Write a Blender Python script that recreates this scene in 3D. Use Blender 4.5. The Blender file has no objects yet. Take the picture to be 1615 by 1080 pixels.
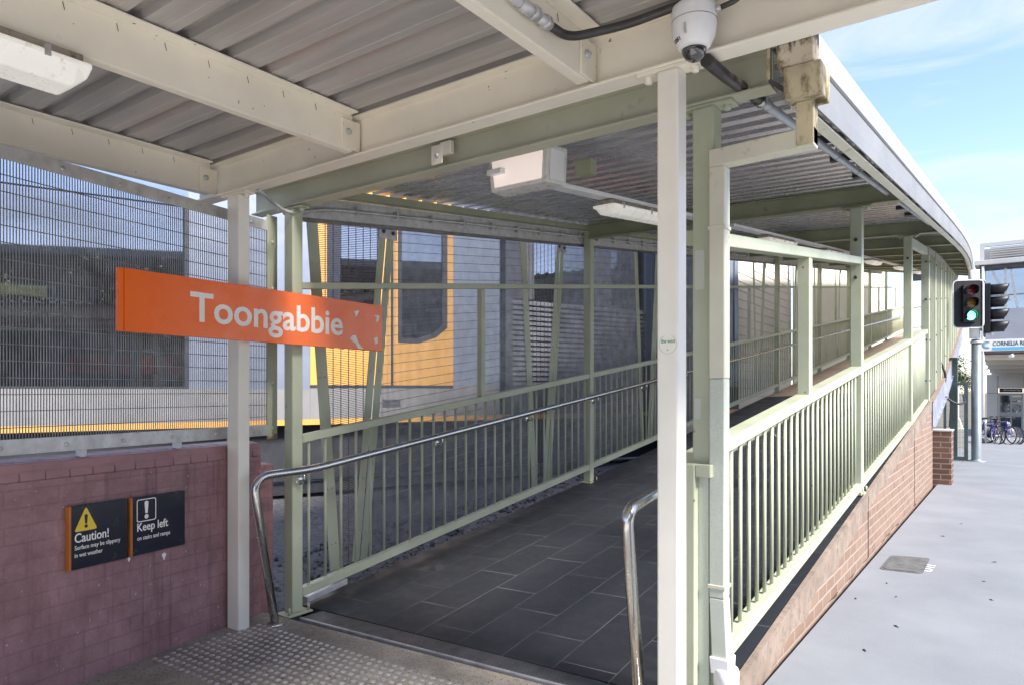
import bpy, bmesh, math, random
from mathutils import Vector, Matrix
R = math.radians
random.seed(7)
S = bpy.context.scene
COL = S.collection

# ------------------------------------------------------------------ camera
cam = bpy.data.cameras.new('camera'); camo = bpy.data.objects.new('camera', cam); COL.objects.link(camo)
cam.sensor_width = 36.0; cam.lens = 36.0 * 1100 / 1615
cam.shift_y = 75.0 / 1615
cam.clip_start = 0.05; cam.clip_end = 3000
camo.location = (0, 0, 1.5); camo.rotation_euler = (R(90), 0, R(36.0))
S.camera = camo

# ------------------------------------------------------------------ light
SUN_EL, SUN_AZ = 40.5, 98.0          # azimuth measured from +Y towards +X
EXPOSURE = 2.4
sd = Vector((math.sin(R(SUN_AZ)) * math.cos(R(SUN_EL)), math.cos(R(SUN_AZ)) * math.cos(R(SUN_EL)), math.sin(R(SUN_EL))))
sun = bpy.data.lights.new('sun', 'SUN'); suno = bpy.data.objects.new('sun', sun); COL.objects.link(suno)
sun.energy = 1.85; sun.angle = R(14); sun.color = (1.0, 0.95, 0.89)
suno.rotation_euler = sd.to_track_quat('Z', 'Y').to_euler(); suno.location = (10, 0, 20)
W = bpy.data.worlds.new('World'); S.world = W; W.use_nodes = True
nt = W.node_tree; nt.nodes.clear()
wo = nt.nodes.new('ShaderNodeOutputWorld'); bg = nt.nodes.new('ShaderNodeBackground')
sky = nt.nodes.new('ShaderNodeTexSky'); sky.sky_type = 'NISHITA'; sky.sun_disc = False
sky.sun_elevation = R(SUN_EL); sky.sun_rotation = R(SUN_AZ); sky.air_density = 1.0; sky.dust_density = 0.6; sky.ozone_density = 1.6
tc = nt.nodes.new('ShaderNodeTexCoord'); mp = nt.nodes.new('ShaderNodeMapping')
mp.inputs['Scale'].default_value = (1.1, 1.6, 6.0); mp.inputs['Rotation'].default_value = (0.1, 0.25, 0.5)
cn = nt.nodes.new('ShaderNodeTexNoise'); cn.inputs['Scale'].default_value = 2.2; cn.inputs['Detail'].default_value = 7; cn.inputs['Roughness'].default_value = 0.58; cn.inputs['Distortion'].default_value = 0.6
cr = nt.nodes.new('ShaderNodeValToRGB'); cr.color_ramp.elements[0].position = 0.45; cr.color_ramp.elements[1].position = 0.72
cr.color_ramp.elements[1].color = (0.8, 0.8, 0.8, 1)
mx = nt.nodes.new('ShaderNodeMixRGB'); mx.inputs['Color2'].default_value = (2.7, 2.85, 3.0, 1)
nt.links.new(tc.outputs['Generated'], mp.inputs['Vector']); nt.links.new(mp.outputs['Vector'], cn.inputs['Vector'])
nt.links.new(cn.outputs['Fac'], cr.inputs['Fac']); nt.links.new(cr.outputs['Color'], mx.inputs['Fac'])
tn = nt.nodes.new('ShaderNodeMixRGB'); tn.blend_type = 'MULTIPLY'; tn.inputs['Fac'].default_value = 1; tn.inputs['Color2'].default_value = (0.93, 0.89, 0.99, 1)
nt.links.new(sky.outputs['Color'], tn.inputs['Color1']); nt.links.new(tn.outputs['Color'], mx.inputs['Color1']); nt.links.new(mx.outputs['Color'], bg.inputs['Color'])
bg.inputs['Strength'].default_value = 0.075
nt.links.new(bg.outputs['Background'], wo.inputs['Surface'])
S.view_settings.view_transform = 'Standard'; S.view_settings.look = 'None'
S.view_settings.exposure = EXPOSURE; S.view_settings.gamma = 1.0; S.view_settings.use_curve_mapping = False
S.cycles.max_bounces = 8; S.cycles.diffuse_bounces = 5; S.cycles.glossy_bounces = 4; S.cycles.transparent_max_bounces = 12

# ------------------------------------------------------------------ materials
def new_mat(name):
    m = bpy.data.materials.new(name); m.use_nodes = True
    n = m.node_tree.nodes; n.clear()
    o = n.new('ShaderNodeOutputMaterial'); b = n.new('ShaderNodeBsdfPrincipled')
    m.node_tree.links.new(b.outputs[0], o.inputs[0])
    return m, n, m.node_tree.links, b
def pos_node(n, l, scale=(1, 1, 1)):
    g = n.new('ShaderNodeNewGeometry'); mp = n.new('ShaderNodeMapping'); mp.inputs['Scale'].default_value = scale
    l.new(g.outputs['Position'], mp.inputs['Vector']); return mp.outputs['Vector']
def noise(n, l, vec, scale, detail=4, rough=0.6):
    t = n.new('ShaderNodeTexNoise'); t.inputs['Scale'].default_value = scale; t.inputs['Detail'].default_value = detail; t.inputs['Roughness'].default_value = rough
    l.new(vec, t.inputs['Vector']); return t.outputs['Fac']
def ramp(n, l, fac, a, b, ca=(0, 0, 0, 1), cb=(1, 1, 1, 1)):
    r = n.new('ShaderNodeValToRGB'); e = r.color_ramp.elements
    e[0].position = a; e[1].position = b; e[0].color = ca; e[1].color = cb
    l.new(fac, r.inputs['Fac']); return r.outputs['Color']
def mixc(n, l, fac, c1, c2, mode='MIX'):
    x = n.new('ShaderNodeMixRGB'); x.blend_type = mode
    for s, c in (('Fac', fac), ('Color1', c1), ('Color2', c2)):
        if isinstance(c, (int, float)): x.inputs[s].default_value = c
        elif isinstance(c, tuple): x.inputs[s].default_value = (c[0], c[1], c[2], 1)
        else: l.new(c, x.inputs[s])
    return x.outputs['Color']
def math_n(n, l, op, a, b=None):
    x = n.new('ShaderNodeMath'); x.operation = op
    for i, v in enumerate((a, b)):
        if v is None: continue
        if isinstance(v, (int, float)): x.inputs[i].default_value = v
        else: l.new(v, x.inputs[i])
    return x.outputs[0]
def bump(n, l, b, h, strength=0.3, dist=0.01):
    u = n.new('ShaderNodeBump'); u.inputs['Strength'].default_value = strength; u.inputs['Distance'].default_value = dist
    l.new(h, u.inputs['Height']); l.new(u.outputs[0], b.inputs['Normal'])

def M(name, col, rough=0.5, metal=0.0, var=0.12, scale=3.0, dirt=None, dirt_amt=(0.6, 0.75), dirt_scale=9.0, stretch=(1, 1, 1), bmp=0.0, bscale=80, spec=0.5, speck=None, speck_scale=60, speck_at=(0.66, 0.7)):
    m, n, l, b = new_mat(name)
    v = pos_node(n, l, stretch); v0 = pos_node(n, l)
    f = noise(n, l, v, scale, 5)
    dark = tuple(c * (1 - 2 * var) for c in col); lite = tuple(min(1, c * (1 + var)) for c in col)
    c = ramp(n, l, f, 0.3, 0.7, (*dark, 1), (*lite, 1))
    if dirt:
        df = ramp(n, l, noise(n, l, v, dirt_scale, 8, 0.7), dirt_amt[0], dirt_amt[1])
        c = mixc(n, l, df, c, dirt)
    if speck:
        sf = ramp(n, l, noise(n, l, v0, speck_scale, 2, 0.5), speck_at[0], speck_at[1])
        c = mixc(n, l, sf, c, speck)
    l.new(c, b.inputs['Base Color'])
    rr = ramp(n, l, noise(n, l, v, scale * 3, 3), 0.2, 0.8, (max(0.02, rough - 0.1),) * 3 + (1,), (min(1, rough + 0.1),) * 3 + (1,))
    l.new(rr, b.inputs['Roughness'])
    b.inputs['Metallic'].default_value = metal; b.inputs['Specular IOR Level'].default_value = spec
    if bmp: bump(n, l, b, noise(n, l, v0, bscale, 4), bmp, 0.004)
    return m

def brick_mat(name, axis, c1, c2, mortar, bw, rh, msize=0.012, off=0.5, bumpd=0.004, rough=0.85, stain=None, painted=False):
    m, n, l, b = new_mat(name)
    g = n.new('ShaderNodeNewGeometry'); sp = n.new('ShaderNodeSeparateXYZ'); l.new(g.outputs['Position'], sp.inputs[0])
    cb = n.new('ShaderNodeCombineXYZ'); l.new(sp.outputs[axis], cb.inputs[0]); l.new(sp.outputs['Z'], cb.inputs[1])
    v0 = g.outputs['Position']
    # wobble the coursing slightly so that the joints are not ruler straight
    wob = n.new('ShaderNodeTexNoise'); wob.inputs['Scale'].default_value = 6; wob.inputs['Detail'].default_value = 3; l.new(v0, wob.inputs['Vector'])
    ad = n.new('ShaderNodeVectorMath'); ad.operation = 'MULTIPLY_ADD'; l.new(wob.outputs['Color'], ad.inputs[0])
    ad.inputs[1].default_value = (0.012, 0.012, 0); l.new(cb.outputs[0], ad.inputs[2])
    t = n.new('ShaderNodeTexBrick'); l.new(ad.outputs[0], t.inputs['Vector'])
    t.inputs['Scale'].default_value = 1.0; t.inputs['Brick Width'].default_value = bw; t.inputs['Row Height'].default_value = rh
    t.inputs['Mortar Size'].default_value = msize; t.inputs['Mortar Smooth'].default_value = 0.25; t.offset = off
    t.inputs['Color1'].default_value = (*c1, 1); t.inputs['Color2'].default_value = (*c2, 1); t.inputs['Mortar'].default_value = (*mortar, 1)
    c = t.outputs['Color']
    big = noise(n, l, v0, 2.3, 6)
    c = mixc(n, l, ramp(n, l, big, 0.35, 0.75, (0, 0, 0, 1), (0.45, 0.45, 0.45, 1)), c, tuple(x * 1.5 for x in c1) if not painted else tuple(x * 1.35 for x in c1))
    if stain:
        st = pos_node(n, l, (9, 9, 0.9))
        c = mixc(n, l, ramp(n, l, noise(n, l, st, 1.3, 6, 0.65), 0.58, 0.8, (0, 0, 0, 1), (0.6, 0.6, 0.6, 1)), c, stain)
        c = mixc(n, l, ramp(n, l, noise(n, l, v0, 4.5, 9, 0.75), 0.40, 0.62, (0.6, 0.6, 0.6, 1), (0, 0, 0, 1)), c, (0.165, 0.08, 0.085))
        c = mixc(n, l, ramp(n, l, noise(n, l, pos_node(n, l, (14, 14, 0.5)), 1.0, 5, 0.6), 0.55, 0.68, (0, 0, 0, 1), (0.7, 0.7, 0.7, 1)), c, (0.11, 0.05, 0.058))
        c = mixc(n, l, ramp(n, l, noise(n, l, v0, 14, 8, 0.8), 0.60, 0.70, (0, 0, 0, 1), (0.6, 0.6, 0.6, 1)), c, (0.40, 0.27, 0.275))
        c = mixc(n, l, ramp(n, l, noise(n, l, v0, 38, 4, 0.6), 0.69, 0.705), c, (0.52, 0.45, 0.42))
        c = mixc(n, l, ramp(n, l, noise(n, l, v0, 21, 6, 0.7), 0.70, 0.76, (0, 0, 0, 1), (0.75, 0.75, 0.75, 1)), c, (0.055, 0.03, 0.028))
    l.new(c, b.inputs['Base Color'])
    l.new(ramp(n, l, noise(n, l, v0, 12, 3), 0.3, 0.7, (rough - 0.15,) * 3 + (1,), (min(1, rough + 0.1),) * 3 + (1,)), b.inputs['Roughness'])
    inv = math_n(n, l, 'SUBTRACT', 1.0, t.outputs['Fac'])
    hh = math_n(n, l, 'ADD', inv, math_n(n, l, 'MULTIPLY', noise(n, l, v0, 45, 5), 0.55 if not painted else 0.8))
    bump(n, l, b, hh, 0.55, bumpd)
    return m

CREAM = (0.62, 0.57, 0.49)
GREEN = (0.45, 0.48, 0.345)
mt = {}
mt['cream'] = M('cream_paint', (0.86, 0.80, 0.67), 0.42, 0, 0.05, 2.0, speck=(0.22, 0.18, 0.13), speck_scale=30, speck_at=(0.755, 0.77), dirt=(0.30, 0.24, 0.17), dirt_amt=(0.66, 0.78), dirt_scale=16, bmp=0.08, bscale=120)
mt['post_white'] = M('white_post_paint', (0.84, 0.80, 0.71), 0.38, 0, 0.05, 2.0, dirt=(0.05, 0.035, 0.03), dirt_amt=(0.72, 0.735), dirt_scale=30)
mt['green'] = M('sage_green_paint', GREEN, 0.42, 0, 0.07, 2.5, speck=(0.26, 0.19, 0.10), speck_scale=17, speck_at=(0.735, 0.76), dirt=(0.24, 0.23, 0.15), dirt_amt=(0.66, 0.8), dirt_scale=12, bmp=0.05)
mt['green_dark'] = M('olive_green_paint', (0.30, 0.315, 0.20), 0.42, 0, 0.1, 2.5, dirt=(0.12, 0.1, 0.06), dirt_amt=(0.62, 0.8))
mt['rust_green'] = M('rusted_green_paint', GREEN, 0.6, 0, 0.1, 3, dirt=(0.22, 0.12, 0.05), dirt_amt=(0.58, 0.68), dirt_scale=25)
def foot_rust(name, base, z0):
    m = M(name, base, 0.45, 0, 0.06, 3)
    n, l = m.node_tree.nodes, m.node_tree.links; b = [x for x in n if x.type == 'BSDF_PRINCIPLED'][0]
    old = b.inputs['Base Color'].links[0].from_socket
    g = n.new('ShaderNodeNewGeometry'); sp = n.new('ShaderNodeSeparateXYZ'); l.new(g.outputs['Position'], sp.inputs[0])
    f = noise(n, l, pos_node(n, l), 40, 5, 0.65)
    hgt = math_n(n, l, 'DIVIDE', math_n(n, l, 'SUBTRACT', z0, sp.outputs['Z']), 0.12)
    k = ramp(n, l, math_n(n, l, 'ADD', hgt, math_n(n, l, 'MULTIPLY', math_n(n, l, 'SUBTRACT', f, 0.5), 2.2)), 0.45, 0.6)
    l.new(mixc(n, l, k, old, (0.24, 0.11, 0.04)), b.inputs['Base Color']); return m
mt['patch_paint'] = M('lighter_repaint', (0.52, 0.54, 0.47), 0.45, 0, 0.04, 4)
mt['foot_rust'] = foot_rust('green_angle_rusty_foot', (0.36, 0.38, 0.27), 1.245)
mt['galv'] = M('galvanised_steel', (0.55, 0.55, 0.54), 0.5, 0.55, 0.12, 14, dirt=(0.25, 0.22, 0.18), dirt_amt=(0.6, 0.8), dirt_scale=20)
mt['roof'] = M('galvanised_roof_sheet', (0.53, 0.505, 0.48), 0.42, 0.3, 0.16, 1.6, stretch=(0.25, 3, 3), dirt=(0.56, 0.41, 0.34), dirt_amt=(0.54, 0.74), dirt_scale=1.6)
mt['corr'] = M('corrugated_roof_sheet', (0.60, 0.60, 0.62), 0.27, 0.8, 0.05, 2.0, stretch=(0.4, 3, 3), dirt=(0.22, 0.20, 0.19), dirt_amt=(0.6, 0.8), dirt_scale=3)
mt['gutter'] = M('pale_gutter_paint', (0.38, 0.385, 0.38), 0.4, 0.05, 0.06, 1.0, dirt=(0.30, 0.29, 0.25), dirt_amt=(0.58, 0.8), dirt_scale=5, stretch=(1, 0.4, 2))
mt['grey_fascia'] = M('grey_fascia_paint', (0.24, 0.24, 0.235), 0.5, 0.1, 0.08, 1.5)
mt['pipe_galv'] = M('bright_galvanised_pipe', (0.58, 0.61, 0.66), 0.45, 0.15, 0.06, 12)
mt['beam_green'] = M('entrance_beam_green', (0.50, 0.50, 0.375), 0.42, 0, 0.06, 2, dirt=(0.2, 0.19, 0.12), dirt_amt=(0.64, 0.8))
mt['moss'] = M('mossy_cream', (0.52, 0.45, 0.30), 0.75, 0, 0.12, 5, dirt=(0.10, 0.07, 0.02), dirt_amt=(0.45, 0.62), dirt_scale=11, stretch=(1.4, 1.4, 0.6), bmp=0.15)
def rusty_top(name, z0, z1):
    m = M(name, (0.55, 0.47, 0.36), 0.8, 0, 0.12, 5, dirt=(0.17, 0.11, 0.03), dirt_amt=(0.46, 0.62), dirt_scale=15, bmp=0.2)
    n, l = m.node_tree.nodes, m.node_tree.links; b = [x for x in n if x.type == 'BSDF_PRINCIPLED'][0]
    old = b.inputs['Base Color'].links[0].from_socket
    g = n.new('ShaderNodeNewGeometry'); sp = n.new('ShaderNodeSeparateXYZ'); l.new(g.outputs['Position'], sp.inputs[0])
    v = pos_node(n, l, (1.5, 1.5, 0.3)); f = noise(n, l, v, 26, 5, 0.65)
    hgt = math_n(n, l, 'DIVIDE', math_n(n, l, 'SUBTRACT', sp.outputs['Z'], z0), z1 - z0)
    k = ramp(n, l, math_n(n, l, 'ADD', hgt, math_n(n, l, 'MULTIPLY', math_n(n, l, 'SUBTRACT', f, 0.5), 1.7)), 0.45, 0.75)
    l.new(mixc(n, l, k, old, (0.018, 0.013, 0.010)), b.inputs['Base Color']); return m
mt['rusty_top'] = rusty_top('rust_stained_gutter_end', 2.755, 2.855)
mt['pipe_cream'] = M('cream_downpipe', (0.64, 0.62, 0.50), 0.45, 0, 0.06, 3, dirt=(0.30, 0.24, 0.12), dirt_amt=(0.6, 0.75), dirt_scale=11)
mt['pipe_grey'] = M('weathered_downpipe', (0.55, 0.585, 0.50), 0.55, 0, 0.06, 3, dirt=(0.46, 0.50, 0.43), dirt_amt=(0.45, 0.7), dirt_scale=95)
mt['pvc'] = M('white_pvc', (0.80, 0.80, 0.79), 0.35, 0, 0.03, 5)
mt['steel'] = M('brushed_stainless', (0.58, 0.565, 0.54), 0.24, 1.0, 0.02, 3, stretch=(1, 1, 1))
mt['orange'] = M('orange_enamel', (0.92, 0.15, 0.008), 0.24, 0, 0.025, 2)
mt['lettering'] = M('white_lettering', (0.86, 0.84, 0.80), 0.5, 0, 0.02, 5)
mt['navy'] = M('navy_sign_face', (0.012, 0.015, 0.028), 0.22, 0, 0.1, 4)
mt['sign_edge'] = M('orange_sign_edge', (0.50, 0.15, 0.02), 0.5, 0, 0.1, 8)
mt['yellow'] = M('yellow_sign', (0.82, 0.58, 0.05), 0.45, 0, 0.03, 6)
mt['black'] = M('black_plastic', (0.012, 0.012, 0.014), 0.5, 0, 0.15, 6)
mt['dark_pipe'] = M('dark_conduit', (0.05, 0.045, 0.042), 0.42, 0, 0.2, 12)
mt['wire'] = M('mesh_wire', (0.22, 0.22, 0.225), 0.45, 0.5, 0.2, 8)
mt['wire_dark'] = M('dark_mesh_wire', (0.12, 0.12, 0.13), 0.5, 0.4, 0.2, 8)
mt['diffuser'] = M('white_diffuser', (0.70, 0.69, 0.65), 0.3, 0, 0.05, 4, dirt=(0.30, 0.20, 0.10), dirt_amt=(0.57, 0.70), dirt_scale=19)
mt['dusty'] = M('dusty_fitting_body', (0.36, 0.31, 0.25), 0.8, 0, 0.15, 9, dirt=(0.12, 0.09, 0.06), dirt_amt=(0.5, 0.66), dirt_scale=18)
mt['pinkface'] = M('aged_diffuser_face', (0.80, 0.70, 0.65), 0.35, 0, 0.03, 3)
mt['silver'] = M('train_silver', (0.21, 0.24, 0.30), 0.38, 0.25, 0.07, 0.8, stretch=(1, 1, 3))
mt['blue_silver'] = M('train_upper_blue', (0.14, 0.20, 0.31), 0.3, 0.2, 0.07, 0.8)  # flat blue painted in place of the sky reflected on the train
mt['train_yellow'] = M('train_yellow', (0.64, 0.34, 0.085), 0.4, 0, 0.05, 1.5)
mt['train_dark'] = M('train_dark_trim', (0.035, 0.037, 0.045), 0.4, 0, 0.15, 3)
mt['train_grey'] = M('train_grey_skirt', (0.24, 0.235, 0.235), 0.5, 0.2, 0.1, 1.2)
mt['louvre'] = M('dark_louvre', (0.085, 0.085, 0.095), 0.45, 0.4, 0.15, 3)
mt['hoarding'] = M('cream_siding', (0.66, 0.62, 0.54), 0.6, 0, 0.05, 1.2)
mt['white_wall'] = M('pale_yellow_panel', (0.72, 0.69, 0.55), 0.6, 0, 0.05, 1)
mt['concrete'] = M('pale_concrete', (0.46, 0.44, 0.41), 0.9, 0, 0.12, 2.5, dirt=(0.16, 0.15, 0.14), dirt_amt=(0.62, 0.8), dirt_scale=6, bmp=0.3, bscale=90)
mt['render'] = M('pinkish_render', (0.265, 0.205, 0.16), 0.9, 0, 0.16, 5, dirt=(0.13, 0.11, 0.10), dirt_amt=(0.50, 0.70), dirt_scale=14, speck=(0.06, 0.05, 0.045), speck_scale=70, speck_at=(0.68, 0.72), bmp=0.35, bscale=70)
mt['terrain'] = M('dry_earth', (0.16, 0.14, 0.10), 0.95, 0, 0.2, 0.5)
mt['asphalt'] = M('asphalt', (0.05, 0.05, 0.052), 0.9, 0, 0.2, 3, bmp=0.3, bscale=150)
mt['ballast'] = M('ballast_stone', (0.12, 0.12, 0.125), 0.95, 0, 0.35, 18, bmp=0.8, bscale=40, dirt=(0.17, 0.165, 0.165), dirt_amt=(0.55, 0.65), dirt_scale=45)
mt['leaf'] = M('weed_leaf', (0.07, 0.19, 0.035), 0.6, 0, 0.25, 9)
mt['weed_red'] = M('dry_weed', (0.20, 0.09, 0.05), 0.7, 0, 0.25, 9)
mt['tree_leaf'] = M('tree_leaf', (0.13, 0.22, 0.045), 0.6, 0, 0.35, 2)
mt['bark'] = M('bark', (0.12, 0.09, 0.06), 0.9, 0, 0.2, 5)
mt['litter'] = M('dead_leaf', (0.055, 0.045, 0.035), 0.8, 0, 0.3, 20)
mt['sign_white'] = M('street_sign_white', (0.72, 0.74, 0.75), 0.4, 0, 0.03, 4)
mt['sign_blue'] = M('street_sign_blue', (0.12, 0.42, 0.62), 0.4, 0, 0.03, 4)
mt['sign_red'] = M('logo_red', (0.45, 0.08, 0.06), 0.4, 0, 0.03, 4)
mt['green_text'] = M('sticker_green', (0.03, 0.22, 0.10), 0.5, 0, 0.03, 4)
mt['bld_white'] = M('building_white', (0.52, 0.51, 0.485), 0.5, 0, 0.06, 0.6)
mt['bld_cream'] = M('building_cream', (0.74, 0.67, 0.58), 0.6, 0, 0.05, 0.5)
mt['bld_conc'] = M('building_concrete', (0.36, 0.37, 0.41), 0.8, 0, 0.08, 0.5)
mt['bld_dark'] = M('soffit_brown', (0.10, 0.077, 0.068), 0.7, 0, 0.12, 0.8)
mt['pole'] = M('grey_pole', (0.22, 0.255, 0.275), 0.45, 0.4, 0.1, 3)
mt['stringer'] = M('blue_grey_steel', (0.36, 0.39, 0.48), 0.4, 0.4, 0.2, 2.5, dirt=(0.6, 0.6, 0.62), dirt_amt=(0.55, 0.7), dirt_scale=3)
mt['frame_green'] = M('dark_green_frame', (0.07, 0.10, 0.095), 0.5, 0, 0.15, 4)
mt['bike_blue'] = M('bike_blue', (0.03, 0.03, 0.28), 0.3, 0, 0.1, 5)
mt['bike_silver'] = M('bike_silver', (0.55, 0.56, 0.6), 0.3, 0.4, 0.1, 5)
mt['bike_orange'] = M('bike_orange', (0.6, 0.2, 0.03), 0.35, 0, 0.1, 5)
mt['navy_trim'] = M('navy_trim', (0.012, 0.016, 0.035), 0.45, 0, 0.1, 5)
mt['tyre'] = M('rubber', (0.015, 0.015, 0.016), 0.7, 0, 0.1, 8)
mt['pit'] = M('pit_cover', (0.125, 0.125, 0.12), 0.9, 0, 0.2, 12, bmp=0.8, bscale=30)
mt['tactile_m'] = M('tactile_stud_metal', (0.72, 0.71, 0.70), 0.35, 0.7, 0.15, 30, dirt=(0.09, 0.08, 0.07), dirt_amt=(0.56, 0.70), dirt_scale=25)
mt['grate'] = M('threshold_metal', (0.20, 0.20, 0.21), 0.45, 0.6, 0.15, 10)
mt['nosing'] = M('threshold_edge', (0.40, 0.40, 0.42), 0.45, 0.5, 0.15, 14)
mt['red_lens'] = M('red_lens', (0.16, 0.012, 0.02), 0.15, 0, 0.1, 10)
mt['amber_lens'] = M('amber_lens', (0.26, 0.11, 0.02), 0.15, 0, 0.1, 10)
mt['purple'] = brick_mat('purple_painted_brick', 'Y', (0.33, 0.185, 0.196), (0.35, 0.203, 0.212), (0.285, 0.155, 0.166), 0.25, 0.086, 0.005, bumpd=0.006, rough=0.55, stain=(0.165, 0.078, 0.09), painted=True)
mt['purple_cap'] = M('purple_paint', (0.31, 0.165, 0.175), 0.5, 0, 0.12, 5, dirt=(0.06, 0.03, 0.03), dirt_amt=(0.62, 0.72), dirt_scale=18, bmp=0.4, bscale=50)
mt['brick'] = brick_mat('pale_red_brick', 'Y', (0.18, 0.115, 0.080), (0.24, 0.163, 0.12), (0.31, 0.265, 0.225), 0.25, 0.0855, 0.009)
mt['brick_pier'] = brick_mat('brown_brick', 'X', (0.105, 0.055, 0.037), (0.165, 0.09, 0.062), (0.30, 0.255, 0.21), 0.25, 0.0855, 0.010)

def emis(name, col, s, base=(0.5, 0.5, 0.5)):
    m, n, l, b = new_mat(name); b.inputs['Base Color'].default_value = (*base, 1)
    v = pos_node(n, l); f = noise(n, l, v, 30, 2)
    l.new(ramp(n, l, f, 0.3, 0.7, tuple(c * .8 for c in col) + (1,), (*col, 1)), b.inputs['Emission Color'])
    b.inputs['Emission Strength'].default_value = s; return m
mt['green_lamp'] = emis('lit_green_lamp', (0.10, 0.95, 0.55), 1.1)
def diff_mat():
    m = mt['diffuser']; b = [x for x in m.node_tree.nodes if x.type == 'BSDF_PRINCIPLED'][0]
    l2 = m.copy(); l2.name = 'lit_white_diffuser'; b2 = [x for x in l2.node_tree.nodes if x.type == 'BSDF_PRINCIPLED'][0]
    b2.inputs['Emission Color'].default_value = (1, 0.96, 0.86, 1); b2.inputs['Emission Strength'].default_value = 0.06; return l2
mt['lit_diffuser'] = diff_mat()
_b = [x for x in mt['pinkface'].node_tree.nodes if x.type == 'BSDF_PRINCIPLED'][0]; _b.inputs['Emission Color'].default_value = (1, .86, .78, 1); _b.inputs['Emission Strength'].default_value = 0.10
mt['tube'] = emis('lit_saloon_tube', (1.0, 0.80, 0.30), 0.8)  # glow stands for a canopy lamp reflected in the train window
def glass(name, tint, mixf, rough=0.02):
    m, n, l, b = new_mat(name)
    o = [x for x in n if x.type == 'OUTPUT_MATERIAL'][0]
    tr = n.new('ShaderNodeBsdfTransparent'); tr.inputs[0].default_value = (*tint, 1)
    gl = n.new('ShaderNodeBsdfGlossy'); gl.inputs['Roughness'].default_value = rough; gl.inputs[0].default_value = (0.9, 0.93, 1.0, 1)
    ms = n.new('ShaderNodeMixShader'); v = pos_node(n, l, (0.2, 0.2, 0.6))
    f = noise(n, l, v, 1.0, 2)
    l.new(ramp(n, l, f, 0.3, 0.7, (mixf * .9,) * 3 + (1,), (mixf * 1.1,) * 3 + (1,)), ms.inputs[0])
    l.new(tr.outputs[0], ms.inputs[1]); l.new(gl.outputs[0], ms.inputs[2]); l.new(ms.outputs[0], o.inputs[0])
    n.remove(b); return m
mt['train_glass'] = glass('train_glass', (0.22, 0.25, 0.28), 0.27)
mt['bld_glass'] = glass('building_glass', (0.55, 0.62, 0.66), 0.35)
mt['door_glass'] = glass('door_glass', (0.25, 0.33, 0.34), 0.25)
def dome_mat():
    m, n, l, b = new_mat('smoked_dome')
    v = pos_node(n, l); f = noise(n, l, v, 20, 2)
    l.new(ramp(n, l, f, 0.3, 0.7, (0.02, 0.02, 0.022, 1), (0.05, 0.05, 0.052, 1)), b.inputs['Base Color'])
    b.inputs['Roughness'].default_value = 0.05; b.inputs['Specular IOR Level'].default_value = 1.0; b.inputs['Coat Weight'].default_value = 0.8; b.inputs['Coat Roughness'].default_value = 0.03
    return m
mt['dome'] = dome_mat()

def tile_mat():
    m, n, l, b = new_mat('dark_ramp_tile')
    g = n.new('ShaderNodeNewGeometry'); sp = n.new('ShaderNodeSeparateXYZ'); l.new(g.outputs['Position'], sp.inputs[0])
    P = g.outputs['Position']; px, py = sp.outputs['X'], sp.outputs['Y']
    W_, L_ = 0.3285, 0.655
    u = math_n(n, l, 'DIVIDE', math_n(n, l, 'ADD', px, 3.283 + 0.3285 * 10), W_)
    row = math_n(n, l, 'FLOOR', u); fu = math_n(n, l, 'FRACT', u)
    du = math_n(n, l, 'MINIMUM', fu, math_n(n, l, 'SUBTRACT', 1.0, fu))
    w = math_n(n, l, 'ADD', math_n(n, l, 'DIVIDE', py, L_), math_n(n, l, 'MULTIPLY', row, 0.37))
    fw = math_n(n, l, 'FRACT', w); dw = math_n(n, l, 'MINIMUM', fw, math_n(n, l, 'SUBTRACT', 1.0, fw))
    lu = ramp(n, l, du, 0.0045, 0.0080, (1, 1, 1, 1), (0, 0, 0, 1))
    lw = ramp(n, l, dw, 0.0034, 0.0060, (1, 1, 1, 1), (0, 0, 0, 1))
    nm = ramp(n, l, noise(n, l, P, 2.2, 4), 0.36, 0.62, (0.25,) * 3 + (1,), (1, 1, 1, 1))
    nm2 = ramp(n, l, noise(n, l, P, 2.6, 4), 0.36, 0.60, (0.12,) * 3 + (1,), (1, 1, 1, 1))
    lines = math_n(n, l, 'MAXIMUM', mixc(n, l, 1.0, lu, nm, 'MULTIPLY'), math_n(n, l, 'MULTIPLY', mixc(n, l, 1.0, lw, nm2, 'MULTIPLY'), 1.0))
    wn = n.new('ShaderNodeTexWhiteNoise'); wn.noise_dimensions = '2D'
    cb = n.new('ShaderNodeCombineXYZ'); l.new(row, cb.inputs[0]); l.new(math_n(n, l, 'FLOOR', w), cb.inputs[1]); l.new(cb.outputs[0], wn.inputs['Vector'])
    base = ramp(n, l, wn.outputs['Value'], 0.0, 1.0, (0.016, 0.018, 0.024, 1), (0.023, 0.026, 0.033, 1))
    base = mixc(n, l, ramp(n, l, noise(n, l, P, 1.1, 7, 0.7), 0.45, 0.75, (0, 0, 0, 1), (0.6, 0.6, 0.6, 1)), base, (0.030, 0.030, 0.033))
    base = mixc(n, l, ramp(n, l, noise(n, l, P, 60, 2, 0.6), 0.77, 0.79), base, (0.25, 0.25, 0.25))
    # the upper ramp takes a separate brown material, coloured as if sunlit
    base = mixc(n, l, ramp(n, l, py, 0.0, 1.0), base, base)
    c = mixc(n, l, lines, base, (0.13, 0.13, 0.14))
    l.new(c, b.inputs['Base Color'])
    l.new(ramp(n, l, noise(n, l, P, 5, 5), 0.3, 0.7, (0.42,) * 3 + (1,), (0.66,) * 3 + (1,)), b.inputs['Roughness'])
    b.inputs['Specular IOR Level'].default_value = 0.35
    bump(n, l, b, noise(n, l, P, 130, 3), 0.12, 0.003)
    return m
mt['tile'] = tile_mat()
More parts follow.
